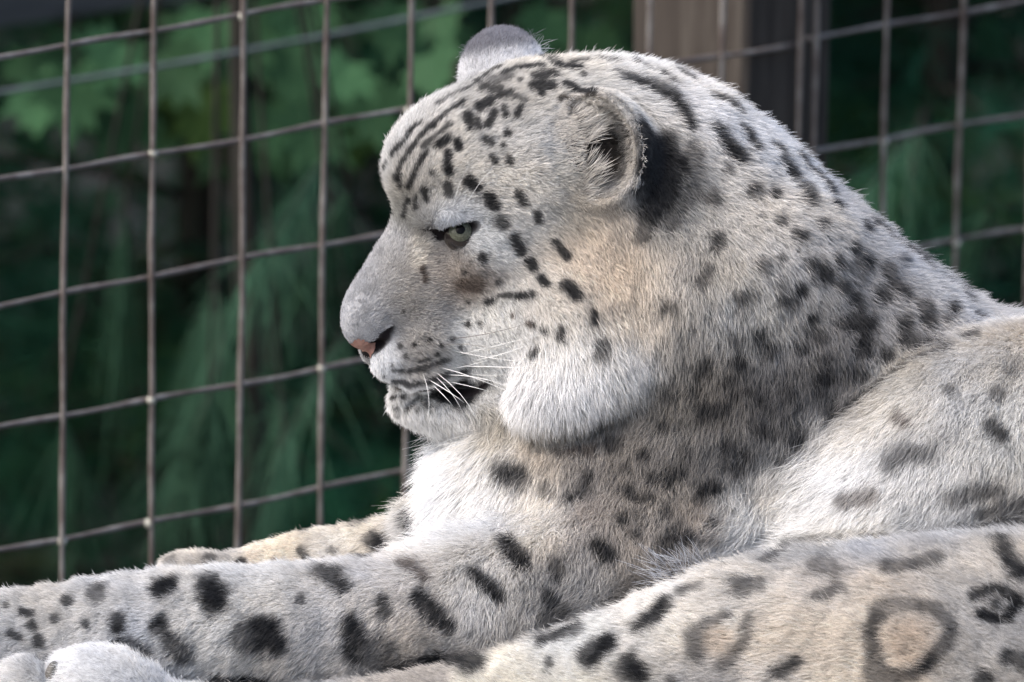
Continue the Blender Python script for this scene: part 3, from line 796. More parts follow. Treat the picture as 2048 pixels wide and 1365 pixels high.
# ---- skin under the coat, as a colour per vertex
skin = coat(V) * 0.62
ed = eye_d(V)
mk = (1 / (1 + np.exp(np.clip((ed - 1.22) / 0.06, -30, 30))))[:, None]
skin = skin * (1 - mk) + np.array((0.012, 0.010, 0.011)) * mk
bd = bare_dark(V)
mk = (1 / (1 + np.exp(np.clip((bd - 2) / 1.5, -30, 30))))[:, None]
skin = skin * (1 - mk) + np.array((0.014, 0.012, 0.013)) * mk
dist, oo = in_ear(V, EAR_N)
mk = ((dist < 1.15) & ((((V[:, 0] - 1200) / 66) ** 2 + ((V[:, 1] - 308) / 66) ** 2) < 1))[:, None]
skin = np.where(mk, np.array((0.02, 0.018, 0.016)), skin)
for E in (EAR_N, EAR_F):
    dist, oo = in_ear(V, E)
    mk = ((dist < 1.0) & (oo < 0.34) & (VN @ nrm(E['opening']) > 0.0))[:, None] * np.clip((0.35 - oo) / .4, 0, 1)[:, None]
    skin = skin * (1 - mk) + np.array((0.035, 0.03, 0.026)) * mk
body_me_verts = V
o_body_mat, nt, b = mat_new('leopard_skin')
at_ = nt.nodes.new('ShaderNodeAttribute'); at_.attribute_name = 'coat_colour'
nt.links.new(at_.outputs['Color'], b.inputs['Base Color'])
b.inputs['Roughness'].default_value = 0.85
b.inputs['Specular IOR Level'].default_value = 0.08
body = mesh_obj('body', VW, FQ.tolist(), o_body_mat, leopard)
ca = body.data.color_attributes.new('coat_colour', 'FLOAT_COLOR', 'POINT')
ca.data.foreach_set('color', np.concatenate([skin, np.ones((len(skin), 1))], 1).astype(np.float32).ravel())

print('T skin', time.time() - T0)
# ---- hair
def make_hair(name, roots, normals, dirs, length, lift, col, width, label=None, npt=5, clump=0.15, curl=1.0, parent=leopard, mat=None, paint=None):
    N = len(roots)
    dirs = dirs - (dirs * normals).sum(1)[:, None] * normals
    dirs /= np.linalg.norm(dirs, axis=1)[:, None] + 1e-6
    # locks: neighbouring hairs lean to a common tip
    dn = np.stack([vnoise(roots, 24, 11), vnoise(roots, 24, 12), vnoise(roots, 24, 13)], 1)
    dn2 = np.stack([vnoise(roots, 9, 14), vnoise(roots, 9, 15), vnoise(roots, 9, 16)], 1)
    dirs = dirs + 0.26 * curl * dn + 0.26 * curl * dn2 + rng.normal(0, 0.28 * curl, (N, 3))
    L = length * (1 + 0.18 * rng.normal(0, 1, N)) * (1 + .15 * dn[:, 0])
    L = np.clip(L, 2, None)
    lf = np.clip(lift * (1 + 0.3 * rng.normal(0, 1, N)), 0.04, 1.2)
    t = np.linspace(0, 1, npt)
    P = np.zeros((N, npt, 3), np.float32)
    d0 = dirs * (1 - 0.4 * lf[:, None]) + normals * lf[:, None] * 1.5
    d0 /= np.linalg.norm(d0, axis=1)[:, None]
    d1 = dirs + normals * lf[:, None] * 0.55 + np.array([0, 0.10, 0])
    d1 /= np.linalg.norm(d1, axis=1)[:, None]
    p = roots - normals * 1.0
    P[:, 0] = p
    for k in range(1, npt):
        s = (k - 0.5) / (npt - 1)
        d = d0 * (1 - s) + d1 * s
        P[:, k] = P[:, k - 1] + d * (L / (npt - 1))[:, None]
    # clumping
    if clump:
        cell = 8.0
        key = np.floor((roots + rng.normal(0, 1.6, roots.shape)) / cell).astype(np.int64)
        kk = key[:, 0] * 1000003 + key[:, 1] * 10007 + key[:, 2]
        _, inv = np.unique(kk, return_inverse=True)
        inv = inv.ravel()
        n = np.bincount(inv).astype(float)
        tip = np.stack([np.bincount(inv, P[:, -1, a]) / n for a in range(3)], 1)[inv]
        for k in range(1, npt):
            P[:, k] += ((tip - P[:, -1]) * (clump * t[k] ** 1.6)).astype(np.float32) if k < npt - 1 else 0
        P[:, -1] += (tip - P[:, -1]) * clump
    if paint is not None:
        lag = dirs * (L * 0.11 * rng.normal(0, 1, N))[:, None] + rng.normal(0, 1.3, (N, 3))
        pcol = np.zeros((N, npt, 3), np.float32)
        for k in range(1, npt):
            o_ = P[:, k] - roots
            flat = roots + o_ - (o_ * normals).sum(1)[:, None] * normals
            pcol[:, k] = paint(flat + lag)
        pcol[:, 0] = pcol[:, 1]
    W = v2w(P.reshape(-1, 3)) - np.array(parent_origin(parent))
    cu = bpy.data.hair_curves.new(name)
    cu.add_curves([npt] * N)
    cu.attributes['position'].data.foreach_set('vector', W.astype(np.float32).ravel())
    ra = cu.attributes.new('radius', 'FLOAT', 'POINT')
    prof = np.array([1.0, 0.95, 0.85, 0.62, 0.18]) if npt == 5 else np.linspace(1, 0.2, npt)
    wd = np.broadcast_to(np.asarray(width, float), (N,))
    ra.data.foreach_set('value', (prof[None] * wd[:, None] * S * 0.5).astype(np.float32).ravel())
    cc = cu.attributes.new('hair_colour', 'FLOAT_COLOR', 'POINT')
    pcol = np.clip(pcol, 0.004, 0.92).reshape(-1, 3)
    cc.data.foreach_set('color', np.concatenate([pcol, np.ones((N * npt, 1), np.float32)], 1).astype(np.float32).ravel())
    cu.materials.append(mat)
    ob = bpy.data.objects.new(name, cu)
    link(ob, parent)
    if label: ob['label'] = label
    return ob

fur_mat, nt, b = mat_new('fur')
at_ = nt.nodes.new('ShaderNodeAttribute'); at_.attribute_name = 'hair_colour'
hi = nt.nodes.new('ShaderNodeHairInfo')
mr = nt.nodes.new('ShaderNodeMapRange')
mr.inputs['From Min'].default_value = 0.0; mr.inputs['From Max'].default_value = 0.8
mr.inputs['To Min'].default_value = 0.52; mr.inputs['To Max'].default_value = 1.07
mx = nt.nodes.new('ShaderNodeVectorMath'); mx.operation = 'SCALE'
nt.links.new(hi.outputs['Intercept'], mr.inputs['Value'])
nt.links.new(at_.outputs['Color'], mx.inputs[0])
nt.links.new(mr.outputs['Result'], mx.inputs['Scale'])
nt.links.new(mx.outputs[0], b.inputs['Base Color'])
b.inputs['Roughness'].default_value = 0.55
b.inputs['Specular IOR Level'].default_value = 0.25
tr = nt.nodes.new('ShaderNodeBsdfTranslucent')
nt.links.new(mx.outputs[0], tr.inputs['Color'])
mxs = nt.nodes.new('ShaderNodeMixShader'); mxs.inputs[0].default_value = 0.22
om = nt.nodes['Material Output']
nt.links.new(b.outputs[0], mxs.inputs[1]); nt.links.new(tr.outputs[0], mxs.inputs[2])
nt.links.new(mxs.outputs[0], om.inputs['Surface'])


def sample_surface(n, weight):
    A = np.linalg.norm(FN, axis=1) * 0.5
    w = A * weight
    w /= w.sum()
    f = rng.choice(len(FQ), n, p=w)
    u, v = rng.random(n)[:, None], rng.random(n)[:, None]
    q = FQ[f]
    P = (V[q[:, 0]] * (1 - u) + V[q[:, 1]] * u) * (1 - v) + (V[q[:, 3]] * (1 - u) + V[q[:, 2]] * u) * v
    N = (VN[q[:, 0]] * (1 - u) + VN[q[:, 1]] * u) * (1 - v) + (VN[q[:, 3]] * (1 - u) + VN[q[:, 2]] * u) * v
    N /= np.linalg.norm(N, axis=1)[:, None] + 1e-9
    return P, N

FC = V[FQ].mean(1)
fn = FN / (np.linalg.norm(FN, axis=1)[:, None] + 1e-9)
wgt = np.clip(0.55 - fn[:, 2] * 1.2, 0.22, 1.0)
inframe = (FC[:, 0] > -80) & (FC[:, 0] < 2140) & (FC[:, 1] < 1440)
wgt = wgt * np.where(inframe, 1.0, 0.25)
glen = blend(FC, gP, gR[:, 0], gR[:, 3:4])[:, 0]
wgt = wgt * np.clip(2.6 - glen / 20, 0.8, 2.3)      # short hair needs more roots
NF = int(1400000 * DENS)
R_, N_ = sample_surface(NF, wgt)
g = blend(R_, gP, gR[:, 0], gR[:, 1:])
D_ = np.stack([g[:, 0], g[:, 1], 0.0 * g[:, 0]], 1)
L_, lift_ = g[:, 2], g[:, 3]
print('T roots', time.time() - T0)
_D = D_ - (D_ * N_).sum(1)[:, None] * N_
_D /= np.linalg.norm(_D, axis=1)[:, None] + 1e-6
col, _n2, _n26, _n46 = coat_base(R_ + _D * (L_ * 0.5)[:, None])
print('T coat', time.time() - T0)
plain = np.zeros(NF, bool)
light = rng.random(NF) < 0.10
lum = col.mean(1)
col[light & (lum > 0.2)] *= 1.2
# bare places
ed = eye_d(R_)
keep = ed > 1.16
L_ = np.where(ed < 2.2, np.minimum(L_, 9 + (ed - 1.16) * 16), L_)
nmk = nose_mask(R_)
keep &= nmk > 1.0
L_ = np.where(nmk < 1.8, np.minimum(L_, 6), L_)
bd = bare_dark(R_)
keep &= bd > 0
L_ = np.where(bd < 26, np.minimum(L_, 7 + np.maximum(bd, 0) * .6), L_)
a_, b_, t_ = head_uv(R_)
# ears
for E in (EAR_N, EAR_F):
    dist, oo = in_ear(R_, E)
    ne = dist < 1.15
    c = np.array(E['centre']); o = nrm(E['opening'])
    q = R_ - c
    onrim = (oo > 0.18) & (dist > 0.80) & ((R_[:, 0] > 1175) | (R_[:, 1] < 225) | (E is EAR_F))
    inner = ne & ~onrim & (((N_ @ o) > 0.15) | (((q - o * 20) * N_).sum(1) < 0)) & (dist < 1.0) & (oo < 0.36)
    outward = ne & ~inner
    L_ = np.where(outward, np.minimum(L_, np.where(onrim, 7, 13)), L_)
    left = (q[:, 0] < -8 + 10 * vnoise(R_, 12, 21)) if E is EAR_N else (q[:, 0] > 0)
    D_ = np.where((inner & left)[:, None], np.array([0.62, -0.42, -0.55]), D_)
    D_ = np.where((inner & ~left)[:, None], np.array([-0.55, 0.12, -0.60]), D_)
    L_ = np.where(inner & left, 22 + 22 * rng.random(NF), L_)
    L_ = np.where(inner & ~left, 12 + 10 * rng.random(NF), L_)
    lift_ = np.where(inner, 0.55, lift_)
    keep &= ~(inner & left & (rng.random(NF) < 0.3))
    plain |= inner
    col = np.where(inner[:, None], np.array((0.66, 0.63, 0.59)) * (0.6 + 0.7 * rng.random((NF, 1))), col)
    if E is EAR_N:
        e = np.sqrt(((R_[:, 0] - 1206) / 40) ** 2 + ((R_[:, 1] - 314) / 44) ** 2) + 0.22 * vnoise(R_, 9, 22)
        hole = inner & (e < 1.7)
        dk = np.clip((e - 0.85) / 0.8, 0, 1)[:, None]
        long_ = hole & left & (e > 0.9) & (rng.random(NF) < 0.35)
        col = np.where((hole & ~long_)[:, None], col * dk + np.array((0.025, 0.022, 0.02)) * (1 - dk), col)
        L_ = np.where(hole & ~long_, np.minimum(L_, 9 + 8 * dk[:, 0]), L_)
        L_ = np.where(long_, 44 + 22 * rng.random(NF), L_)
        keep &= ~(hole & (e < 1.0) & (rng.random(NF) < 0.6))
dist, oo = in_ear(R_, EAR_F)
back = (dist < 1.15) & (oo < 0.34)
tt = (1 / (1 + np.exp(np.clip((R_[:, 1] - 102 + 0.20 * (R_[:, 0] - 1010)) / 6, -30, 30))))[:, None]
plain |= back
col = np.where(back[:, None], np.array((.86, .86, .88)) * (1 - tt) + np.array((.22, .22, .25)) * tt, col)
guard = rng.random(NF) < 0.002
L_ = np.where(guard & (L_ > 22), L_ * 1.4, L_)
lift_ = np.where(guard, lift_ * 1.7, lift_)
_w = hit(1372, 1160)
if _w is not None:
    dw = np.linalg.norm((R_ - _w) * np.array([.55, 1, .6]), axis=1)
    ws = (dw < 36) & (rng.random(NF) < 0.16)
    L_ = np.where(ws, 50 + 50 * rng.random(NF), L_)
    D_ = np.where(ws[:, None], np.stack([-.9 + .3 * rng.normal(0, 1, NF), -.45 + .3 * rng.normal(0, 1, NF), .2 * rng.normal(0, 1, NF)], 1), D_)
    lift_ = np.where(ws, .8, lift_)
    plain |= ws
    col = np.where(ws[:, None], np.array((.78, .80, .85)), col)
sel = keep
wid = 0.74 + 0.003 * np.clip(L_, 0, 100)
_v = (1 + 0.13 * rng.normal(0, 1, (NF, 1)))[sel]
_c, _a, _b, _d = col[sel], _n2[sel], _n26[sel], _n46[sel]
_r = rng.normal(0, 1.5, int(sel.sum())) + 2.0 * vnoise(R_[sel], 5.5, 31)
_plain = (plain[sel])[:, None]


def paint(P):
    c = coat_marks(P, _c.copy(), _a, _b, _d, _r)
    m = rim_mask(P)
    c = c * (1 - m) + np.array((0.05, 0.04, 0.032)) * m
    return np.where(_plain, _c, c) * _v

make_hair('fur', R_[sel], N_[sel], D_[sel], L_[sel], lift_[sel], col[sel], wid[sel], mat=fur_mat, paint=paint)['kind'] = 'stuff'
print('T fur', time.time() - T0)
# ------------------------------------------------------------------ eyes
def cap(c, axis, r, ang, n=28, rings=10):
    a = Vector(axis).normalized()
    x = a.cross(Vector((0, 1, 0.3))).normalized(); y = a.cross(x)
    V_, F_ = [tuple(Vector(c) + a * r)], []
    for i in range(1, rings + 1):
        t = ang * i / rings
        for k in range(n):
            p = 2 * math.pi * k / n
            V_.append(tuple(Vector(c) + (a * math.cos(t) + (x * math.cos(p) + y * math.sin(p)) * math.sin(t)) * r))
    for k in range(n): F_.append((0, 1 + k, 1 + (k + 1) % n))
    for i in range(rings - 1):
        for k in range(n):
            b0 = 1 + i * n
            F_.append((b0 + k, b0 + n + k, b0 + n + (k + 1) % n, b0 + (k + 1) % n))
    return np.array(V_), F_

sclera, nt, b = mat_new('eye_white'); b.inputs['Base Color'].default_value = (.02, .016, .015, 1); b.inputs['Roughness'].default_value = .12
iris_m = noise_mat('iris', [(0.3, (0.055, 0.058, 0.042)), (0.6, (0.10, 0.104, 0.078)), (0.8, (0.16, 0.165, 0.13))], scale=900, rough=.2, bump=0, detail=4, spec=.1)
pup_m, nt, b = mat_new('pupil'); b.inputs['Base Color'].default_value = (.004, .004, .004, 1); b.inputs['Roughness'].default_value = .12; b.inputs['Specular IOR Level'].default_value = .08
for c, near in ((EYE_C, 1), (EYE_F, 0)):
    ax = nrm((0.02, -0.30, -0.95)) if near else nrm(np.array((0.02, -0.30, -0.95)) - 2 * (np.dot((0.02, -0.30, -0.95), HM)) * HM)
    v, f = cap(c, ax, EYE_R, math.pi * .96, 32, 22)
    e = mesh_obj('eye', v2w(v), f, sclera, leopard)
    v, f = cap(c, ax, EYE_R + .5, math.radians(41))
    mesh_obj('iris', v2w(v), f, iris_m, e)
    v, f = cap(c, ax, EYE_R + 1.0, math.radians(16))
    mesh_obj('pupil', v2w(v), f, pup_m, e)

# ------------------------------------------------------------------ nose leather
nose_m = noise_mat('nose_leather', [(0.3, (0.26, 0.13, 0.105)), (0.6, (0.38, 0.22, 0.18)), (0.8, (0.30, 0.17, 0.14))], scale=400, rough=.5, bump=.3, bump_dist=.0003)
fm = nose_mask(FC) < 1.0
ids = FQ[fm]
uq, inv = np.unique(ids, return_inverse=True)
nv = V[uq] + VN[uq] * 2.0
mesh_obj('nose', v2w(nv), inv.reshape(-1, 4).tolist(), nose_m, leopard)

# ------------------------------------------------------------------ whiskers
wh_m, nt, b = mat_new('whisker'); b.inputs['Base Color'].default_value = (.85, .85, .84, 1); b.inputs['Roughness'].default_value = .3
wd_m, nt, b = mat_new('dark_whisker'); b.inputs['Base Color'].default_value = (.10, .08, .07, 1); b.inputs['Roughness'].default_value = .3
WH = [([(944, 722), (1006, 708), (1065, 686)], 1.0, 0), ([(918, 733), (981, 734), (1050, 736)], 1.5, 0), ([(893, 750), (962, 757), (1021, 777)], 1.2, 0),
      ([(893, 763), (940, 773), (981, 784)], 1.0, 0), ([(856, 759), (896, 783), (929, 806)], 1.2, 0), ([(863, 768), (884, 788), (906, 812)], 1.0, 0),
      ([(900, 678), (975, 668), (1052, 648)], .9, 1), ([(882, 689), (950, 691), (1000, 702)], .6, 1), ([(925, 744), (975, 752), (1010, 748)], .7, 0),
      ([(905, 738), (950, 728), (990, 716)], .7, 0), ([(900, 700), (980, 716), (1070, 726)], .8, 0), ([(880, 735), (965, 762), (1050, 800)], .9, 0), ([(872, 745), (930, 800), (960, 860)], .8, 0),
      ([(910, 712), (1000, 690), (1090, 668)], .8, 0), ([(845, 745), (858, 800), (852, 850)], .6, 0), ([(925, 428), (950, 380), (990, 330)], .6, 0), ([(905, 428), (915, 380), (940, 325)], .5, 0), ([(870, 752), (905, 790), (925, 826)], .7, 0)]
for run, r, dark in WH:
    h0 = hit(*run[0])
    if h0 is None: continue
    pts = []
    for i, q in enumerate([0, .2, .4, .6, .8, 1]):
        a = np.array(run[0]) * (1 - q) ** 2 + 2 * q * (1 - q) * (2 * np.array(run[1]) - .5 * (np.array(run[0]) + np.array(run[2]))) + np.array(run[2]) * q * q
        hh = hit(*a)
        w = h0[2] - 46 * math.sin(q * 2.0)
        if hh is not None: w = min(w, hh[2] - 22 * (q > 0))
        pts.append(Vector(v2w(pv(a[0], a[1], w))[0]))
    v, f = tube(pts, [S * r * .8 * k for k in (1, .95, .85, .7, .5, .25)], 6)
    o = mesh_obj('whisker', v, f, wd_m if dark else wh_m, leopard)

# ------------------------------------------------------------------ pad of the hind paw
pad_m = noise_mat('paw_pad', [(0.3, (0.07, 0.07, 0.065)), (0.7, (0.14, 0.13, 0.12))], scale=300, rough=.6, bump=.4, bump_dist=.0004)
hh = hit(104, 1346)
if hh is not None:
    bm = bmesh.new(); bmesh.ops.create_uvsphere(bm, u_segments=20, v_segments=14, radius=1)
    v = np.array([vv.co[:] for vv in bm.verts]); f = [tuple(q.index for q in fc.verts) for fc in bm.faces]; bm.free()
    v = (v * np.array([15, 30, 18])) @ rot2(12) + hh + np.array([0, 6, 2])
    mesh_obj('paw_pad', v2w(v), f, pad_m, leopard)
print('T all', time.time() - T0)
# ------------------------------------------------------------------ ground and ledge
GZ = -0.72
soil = noise_mat('leaf_litter', [(0.3, (0.010, 0.009, 0.008)), (0.55, (0.022, 0.020, 0.014)), (0.75, (0.030, 0.034, 0.018))], scale=14, rough=0.95, bump=0.6, bump_dist=0.02)
n = 60
gx = np.linspace(-1, 1, n); gx = np.sign(gx) * (np.abs(gx) ** 2.5) * 60
gv, gf = [], []
for j in range(n):
    for i in range(n):
        gv.append((gx[i], gx[j], GZ + 0.02 * math.sin(gx[i] * 7.1) * math.cos(gx[j] * 6.3)))
for j in range(n - 1):
    for i in range(n - 1):
        a = j * n + i
        gf.append((a, a + 1, a + n + 1, a + n))
tag(mesh_obj('ground', gv, gf, soil), kind='structure')

stone = noise_mat('ledge_stone', [(0.3, (0.16, 0.14, 0.12)), (0.6, (0.27, 0.25, 0.22)), (0.8, (0.34, 0.32, 0.28))], scale=9, rough=0.9, bump=0.5, bump_dist=0.006)
bm = bmesh.new()
bmesh.ops.create_cube(bm, size=1)
bmesh.ops.subdivide_edges(bm, edges=bm.edges[:], cuts=14, use_grid_fill=True)
top = float(zmin) + 0.006
for v in bm.verts:
    x, y, z = v.co
    wob = 0.012 * math.sin(x * 17 + 3 * y) + 0.01 * math.sin(y * 23 + x * 5)
    edge = max(abs(x), abs(y)) * 2
    v.co = Vector((x * 2.0 + 0.15 + wob * 2 * (abs(y) > .4), -0.12 + y * 0.72 + wob * (abs(x) > .3), GZ - 0.05 + (z + 0.5) * (top - GZ + 0.05)))
    if z > 0.49: v.co.z += -0.02 * max(0, edge - 0.8) / 0.2
me = bpy.data.meshes.new('rock_ledge'); bm.to_mesh(me); bm.free()
me.polygons.foreach_set('use_smooth', [True] * len(me.polygons))
me.materials.append(stone)
tag(link(bpy.data.objects.new('rock_ledge', me)), kind='structure')

# ------------------------------------------------------------------ wire fence
TH = math.radians(48)
DF = Vector((math.cos(TH), math.sin(TH), 0))
NFc = Vector((math.sin(TH), -math.cos(TH), 0))      # toward the camera side
Q0 = at(1024, 682, 8.0)


def fence_pt(px, py, back=0.0):
    a = at(px, py, 8.0)
    d = (a - CAM).normalized()
    q = Q0 - NFc * back
    t = (q - CAM).dot(NFc) / d.dot(NFc)
    return CAM + d * t


def sc(px, py):
    p = fence_pt(px, py) - Q0
    return p.dot(DF), p.z + Q0.z

vx = [138, 313, 487, 657, 822, 987, 1143, 1299, 1450, 1600]
vs = [sc(x, 0 + 0)[0] for x in vx]
gapL = (vs[-1] - vs[0]) / (len(vs) - 1)
rs = [sc(657 - 0.017 * y, y)[1] for y in (7, 250, 495, 738, 978)]
gapR = (rs[0] - rs[-1]) / 4
print('mesh gaps', gapL, gapR, [round(b_ - a_, 4) for a_, b_ in zip(vs, vs[1:])], [round(a_ - b_, 4) for a_, b_ in zip(rs, rs[1:])])
wire_m = noise_mat('rusty_wire', [(0.3, (0.085, 0.064, 0.056)), (0.5, (0.135, 0.115, 0.104)), (0.7, (0.22, 0.205, 0.19))], scale=60, rough=0.6, bump=0.4, bump_dist=0.0008, spec=0.4)
weld_m = noise_mat('weld_zinc', [(0.3, (0.30, 0.28, 0.24)), (0.7, (0.42, 0.42, 0.36))], scale=90, rough=0.6, bump=0.2)


def panel(ss, rows, s0, s1, label):
    root = empty('wire_fence_panel', Q0 + DF * ss[0] + Vector((0, 0, GZ - Q0.z)))
    tag(root, label, 'wire fence', 'welded wire mesh panels behind the leopard')
    for s in ss:
        pts, rad = [], []
        ph = random.random() * 6
        for k in range(41):
            z = GZ + (1.15 - GZ) * k / 40
            p = Q0 + DF * (s + 0.0011 * math.sin(z * 9 + ph) + 0.0005 * math.sin(z * 41 + ph)) + NFc * (0.001 * math.sin(z * 7 + ph))
            p.z = z
            pts.append(p); rad.append(0.00185 + 0.0003 * math.sin(z * 57 + ph))
        v, f = tube(pts, rad, 8)
        mesh_obj('vertical_wire', v, f, wire_m, root)
    for r in rows:
        pts, rad = [], []
        ph = random.random() * 6
        nk = int((s1 - s0) / 0.02) + 2
        for k in range(nk):
            s = s0 + (s1 - s0) * k / (nk - 1)
            p = Q0 + DF * s - NFc * 0.0040
            p.z = r + 0.0012 * math.sin(s * 11 + ph) + 0.0006 * math.sin(s * 37 + ph)
            pts.append(p); rad.append(0.0018 + 0.0003 * math.sin(s * 71 + ph))
        v, f = tube(pts, rad, 8)
        mesh_obj('horizontal_wire', v, f, wire_m, root)
        for s in ss:
            if random.random() < 0.45:
                bm = bmesh.new()
                bmesh.ops.create_icosphere(bm, subdivisions=1, radius=0.0034)
                c = Q0 + DF * s - NFc * 0.001
                c.z = r
                c += Vector((0, 0, random.uniform(-.001, .001)))
                sh = [tuple(vv.co * random.uniform(.8, 1.2) + c) for vv in bm.verts]
                ff = [tuple(vv.index for vv in fc.verts) for fc in bm.faces]
                bm.free()
                mesh_obj('weld', sh, ff, weld_m, root)
    return root

rows = [rs[0] + gapR * k for k in (3, 2, 1)] + rs + [rs[-1] - gapR * k for k in range(1, 6) if rs[-1] - gapR * k > GZ + 0.01]
left_s = [vs[0] - gapL * k for k in (4, 3, 2, 1)] + vs
panel(left_s, rows, left_s[0] - 0.01, vs[-1] + 0.004, 'long rusty wire mesh panel left of the wooden post, beyond the head and forelegs')
rx = [sc(x, 0)[0] for x in (1631, 1778, 1927)]
gR_ = (rx[-1] - rx[0]) / 2
right_s = rx + [rx[-1] + gR_ * k for k in range(1, 8)]
panel(right_s, [r + 0.002 for r in rows], rx[0] - 0.004, right_s[-1] + 0.01, 'rusty wire mesh panel right of the wooden post, above the leopard\'s back')

# ------------------------------------------------------------------ post behind the joint
wood = noise_mat('weathered_post', [(0.25, (0.018, 0.015, 0.0125)), (0.5, (0.045, 0.037, 0.031)), (0.75, (0.080, 0.070, 0.060))], scale=9, rough=0.85, bump=0.5, stretch=(9, 9, 0.8), dist=0.6, bump_dist=0.002)
c0 = fence_pt(1492, 100, 0.009); s0 = (c0 - Q0).dot(DF)
c1 = fence_pt(1662, 100, 0.009); s1 = (c1 - Q0).dot(DF)
BK = -NFc
pw = 0.100
base = Q0 + BK * 0.009
A = base + DF * s0; B_ = base + DF * s1
cor = [A, B_, B_ + BK * pw, A + BK * pw]
cc_ = sum(cor, Vector()) / 4
prof = []
for i in range(4):
    p, a, b2 = cor[i], cor[i - 1], cor[(i + 1) % 4]
    prof += [p + (a - p).normalized() * 0.004, p + ((a - p).normalized() + (b2 - p).normalized()) * 0.0012, p + (b2 - p).normalized() * 0.004]
pvs, pfs = [], []
NZ = 60
for k in range(NZ + 1):
    z = GZ + (1.3 - GZ) * k / NZ
    for i, q in enumerate(prof):
        d = (q - cc_); d.z = 0
        w_ = 1 + 0.008 * math.sin(z * 9 + i * 1.7) + 0.005 * math.sin(z * 31 + i * 2.9)
        pvs.append((cc_.x + d.x * w_, cc_.y + d.y * w_, z))
m_ = len(prof)
for k in range(NZ):
    for i in range(m_):
        pfs.append((k * m_ + i, k * m_ + (i + 1) % m_, (k + 1) * m_ + (i + 1) % m_, (k + 1) * m_ + i))
pfs.append(tuple(NZ * m_ + i for i in range(m_)))
post = mesh_obj('fence_post', pvs, pfs, wood, smooth=False)
tag(post, 'square weathered brown timber post behind the joint of the two wire panels', 'fence post')

# a thin taut wire and a grey rail farther back
grey_w = noise_mat('old_galvanised', [(0.3, (0.07, 0.085, 0.09)), (0.7, (0.14, 0.16, 0.17))], scale=30, rough=0.6)
v, f = tube([at(-500, 275, 8.55), at(0, 185, 8.65), at(320, 133, 8.72), at(650, 72, 8.8), at(1000, 0, 8.9), at(1400, -85, 9.0)], 0.0017, 8)
tag(mesh_obj('strand_wire', v, f, grey_w), 'thin grey strand wire slanting behind the mesh at upper left', 'wire')
grey_wood = noise_mat('grey_rail', [(0.3, (0.03, 0.035, 0.04)), (0.7, (0.06, 0.065, 0.07))], scale=8, rough=0.9, stretch=(1, 1, 8), bump=0.3)
ra_, rb_ = at(-500, 45, 9.6), at(520, -105, 9.85)
dd = (rb_ - ra_).normalized(); sd = dd.cross(Vector((0, 0, 1))).normalized(); ud = sd.cross(dd)
vv = []
for p in (ra_, rb_):
    for a, b2 in ((-.02, -.028), (.02, -.028), (.02, .028), (-.02, .028)):
        vv.append(tuple(p + sd * a + ud * b2))
tag(mesh_obj('timber_rail', vv, [(0, 1, 5, 4), (1, 2, 6, 5), (2, 3, 7, 6), (3, 0, 4, 7), (0, 3, 2, 1), (4, 5, 6, 7)], grey_wood, smooth=False),
    'grey timber rail cut by the top left corner, behind the wires', 'rail')

# ------------------------------------------------------------------ plants behind the fence
def leaf_mat(name, c, tr=0.25):
    m, nt, b = mat_new(name)
    oi = nt.nodes.new('ShaderNodeObjectInfo')
    hs = nt.nodes.new('ShaderNodeHueSaturation')
    hs.inputs['Color'].default_value = (*c, 1)
    mr = nt.nodes.new('ShaderNodeMapRange')
    mr.inputs['To Min'].default_value = 0.55; mr.inputs['To Max'].default_value = 1.35
    nt.links.new(oi.outputs['Random'], mr.inputs['Value'])
    nt.links.new(mr.outputs[0], hs.inputs['Value'])
    tc = nt.nodes.new('ShaderNodeTexCoord'); no = nt.nodes.new('ShaderNodeTexNoise')
    no.inputs['Scale'].default_value = 60
    nt.links.new(tc.outputs['Object'], no.inputs['Vector'])
    m2 = nt.nodes.new('ShaderNodeMapRange'); m2.inputs['To Min'].default_value = 0.47; m2.inputs['To Max'].default_value = 0.53
    nt.links.new(no.outputs['Fac'], m2.inputs['Value']); nt.links.new(m2.outputs[0], hs.inputs['Hue'])
    nt.links.new(hs.outputs[0], b.inputs['Base Color'])
    b.inputs['Roughness'].default_value = 0.6
    b.inputs['Specular IOR Level'].default_value = 0.08
    t = nt.nodes.new('ShaderNodeBsdfTranslucent')
    nt.links.new(hs.outputs[0], t.inputs['Color'])
    x = nt.nodes.new('ShaderNodeMixShader'); x.inputs[0].default_value = tr
    nt.links.new(b.outputs[0], x.inputs[1]); nt.links.new(t.outputs[0], x.inputs[2])
    nt.links.new(x.outputs[0], nt.nodes['Material Output'].inputs['Surface'])
    return m

maple_m = leaf_mat('maple_leaf', (0.044, 0.108, 0.050))
yellow_m = leaf_mat('yellowing_leaf', (0.042, 0.080, 0.020))
bark = noise_mat('bark', [(0.3, (0.008, 0.0075, 0.006)), (0.7, (0.02, 0.018, 0.014))], scale=30, rough=0.9, stretch=(3, 3, 0.6))
prof = [(0, .0), (.10, -.02), (.34, -.12), (.26, .06), (.52, .10), (.42, .24), (.62, .46), (.36, .42), (.26, .50), (.30, .72), (.12, .66), (0, 1.0)]
out_ = prof + [(-x, y) for x, y in prof[-2:0:-1]]


def leaf_mesh(name, m):
    vs = [(x, y, -0.22 * abs(x) + 0.10 * math.sin(y * 3)) for x, y in out_] + [(0, .4, 0.05)]
    c = len(out_)
    fs = [(i, (i + 1) % c, c) for i in range(c)]
    me = bpy.data.meshes.new(name); me.from_pydata(vs, [], fs)
    me.materials.append(m)
    return me
LM = [leaf_mesh('leaf', maple_m), leaf_mesh('leaf', yellow_m)]


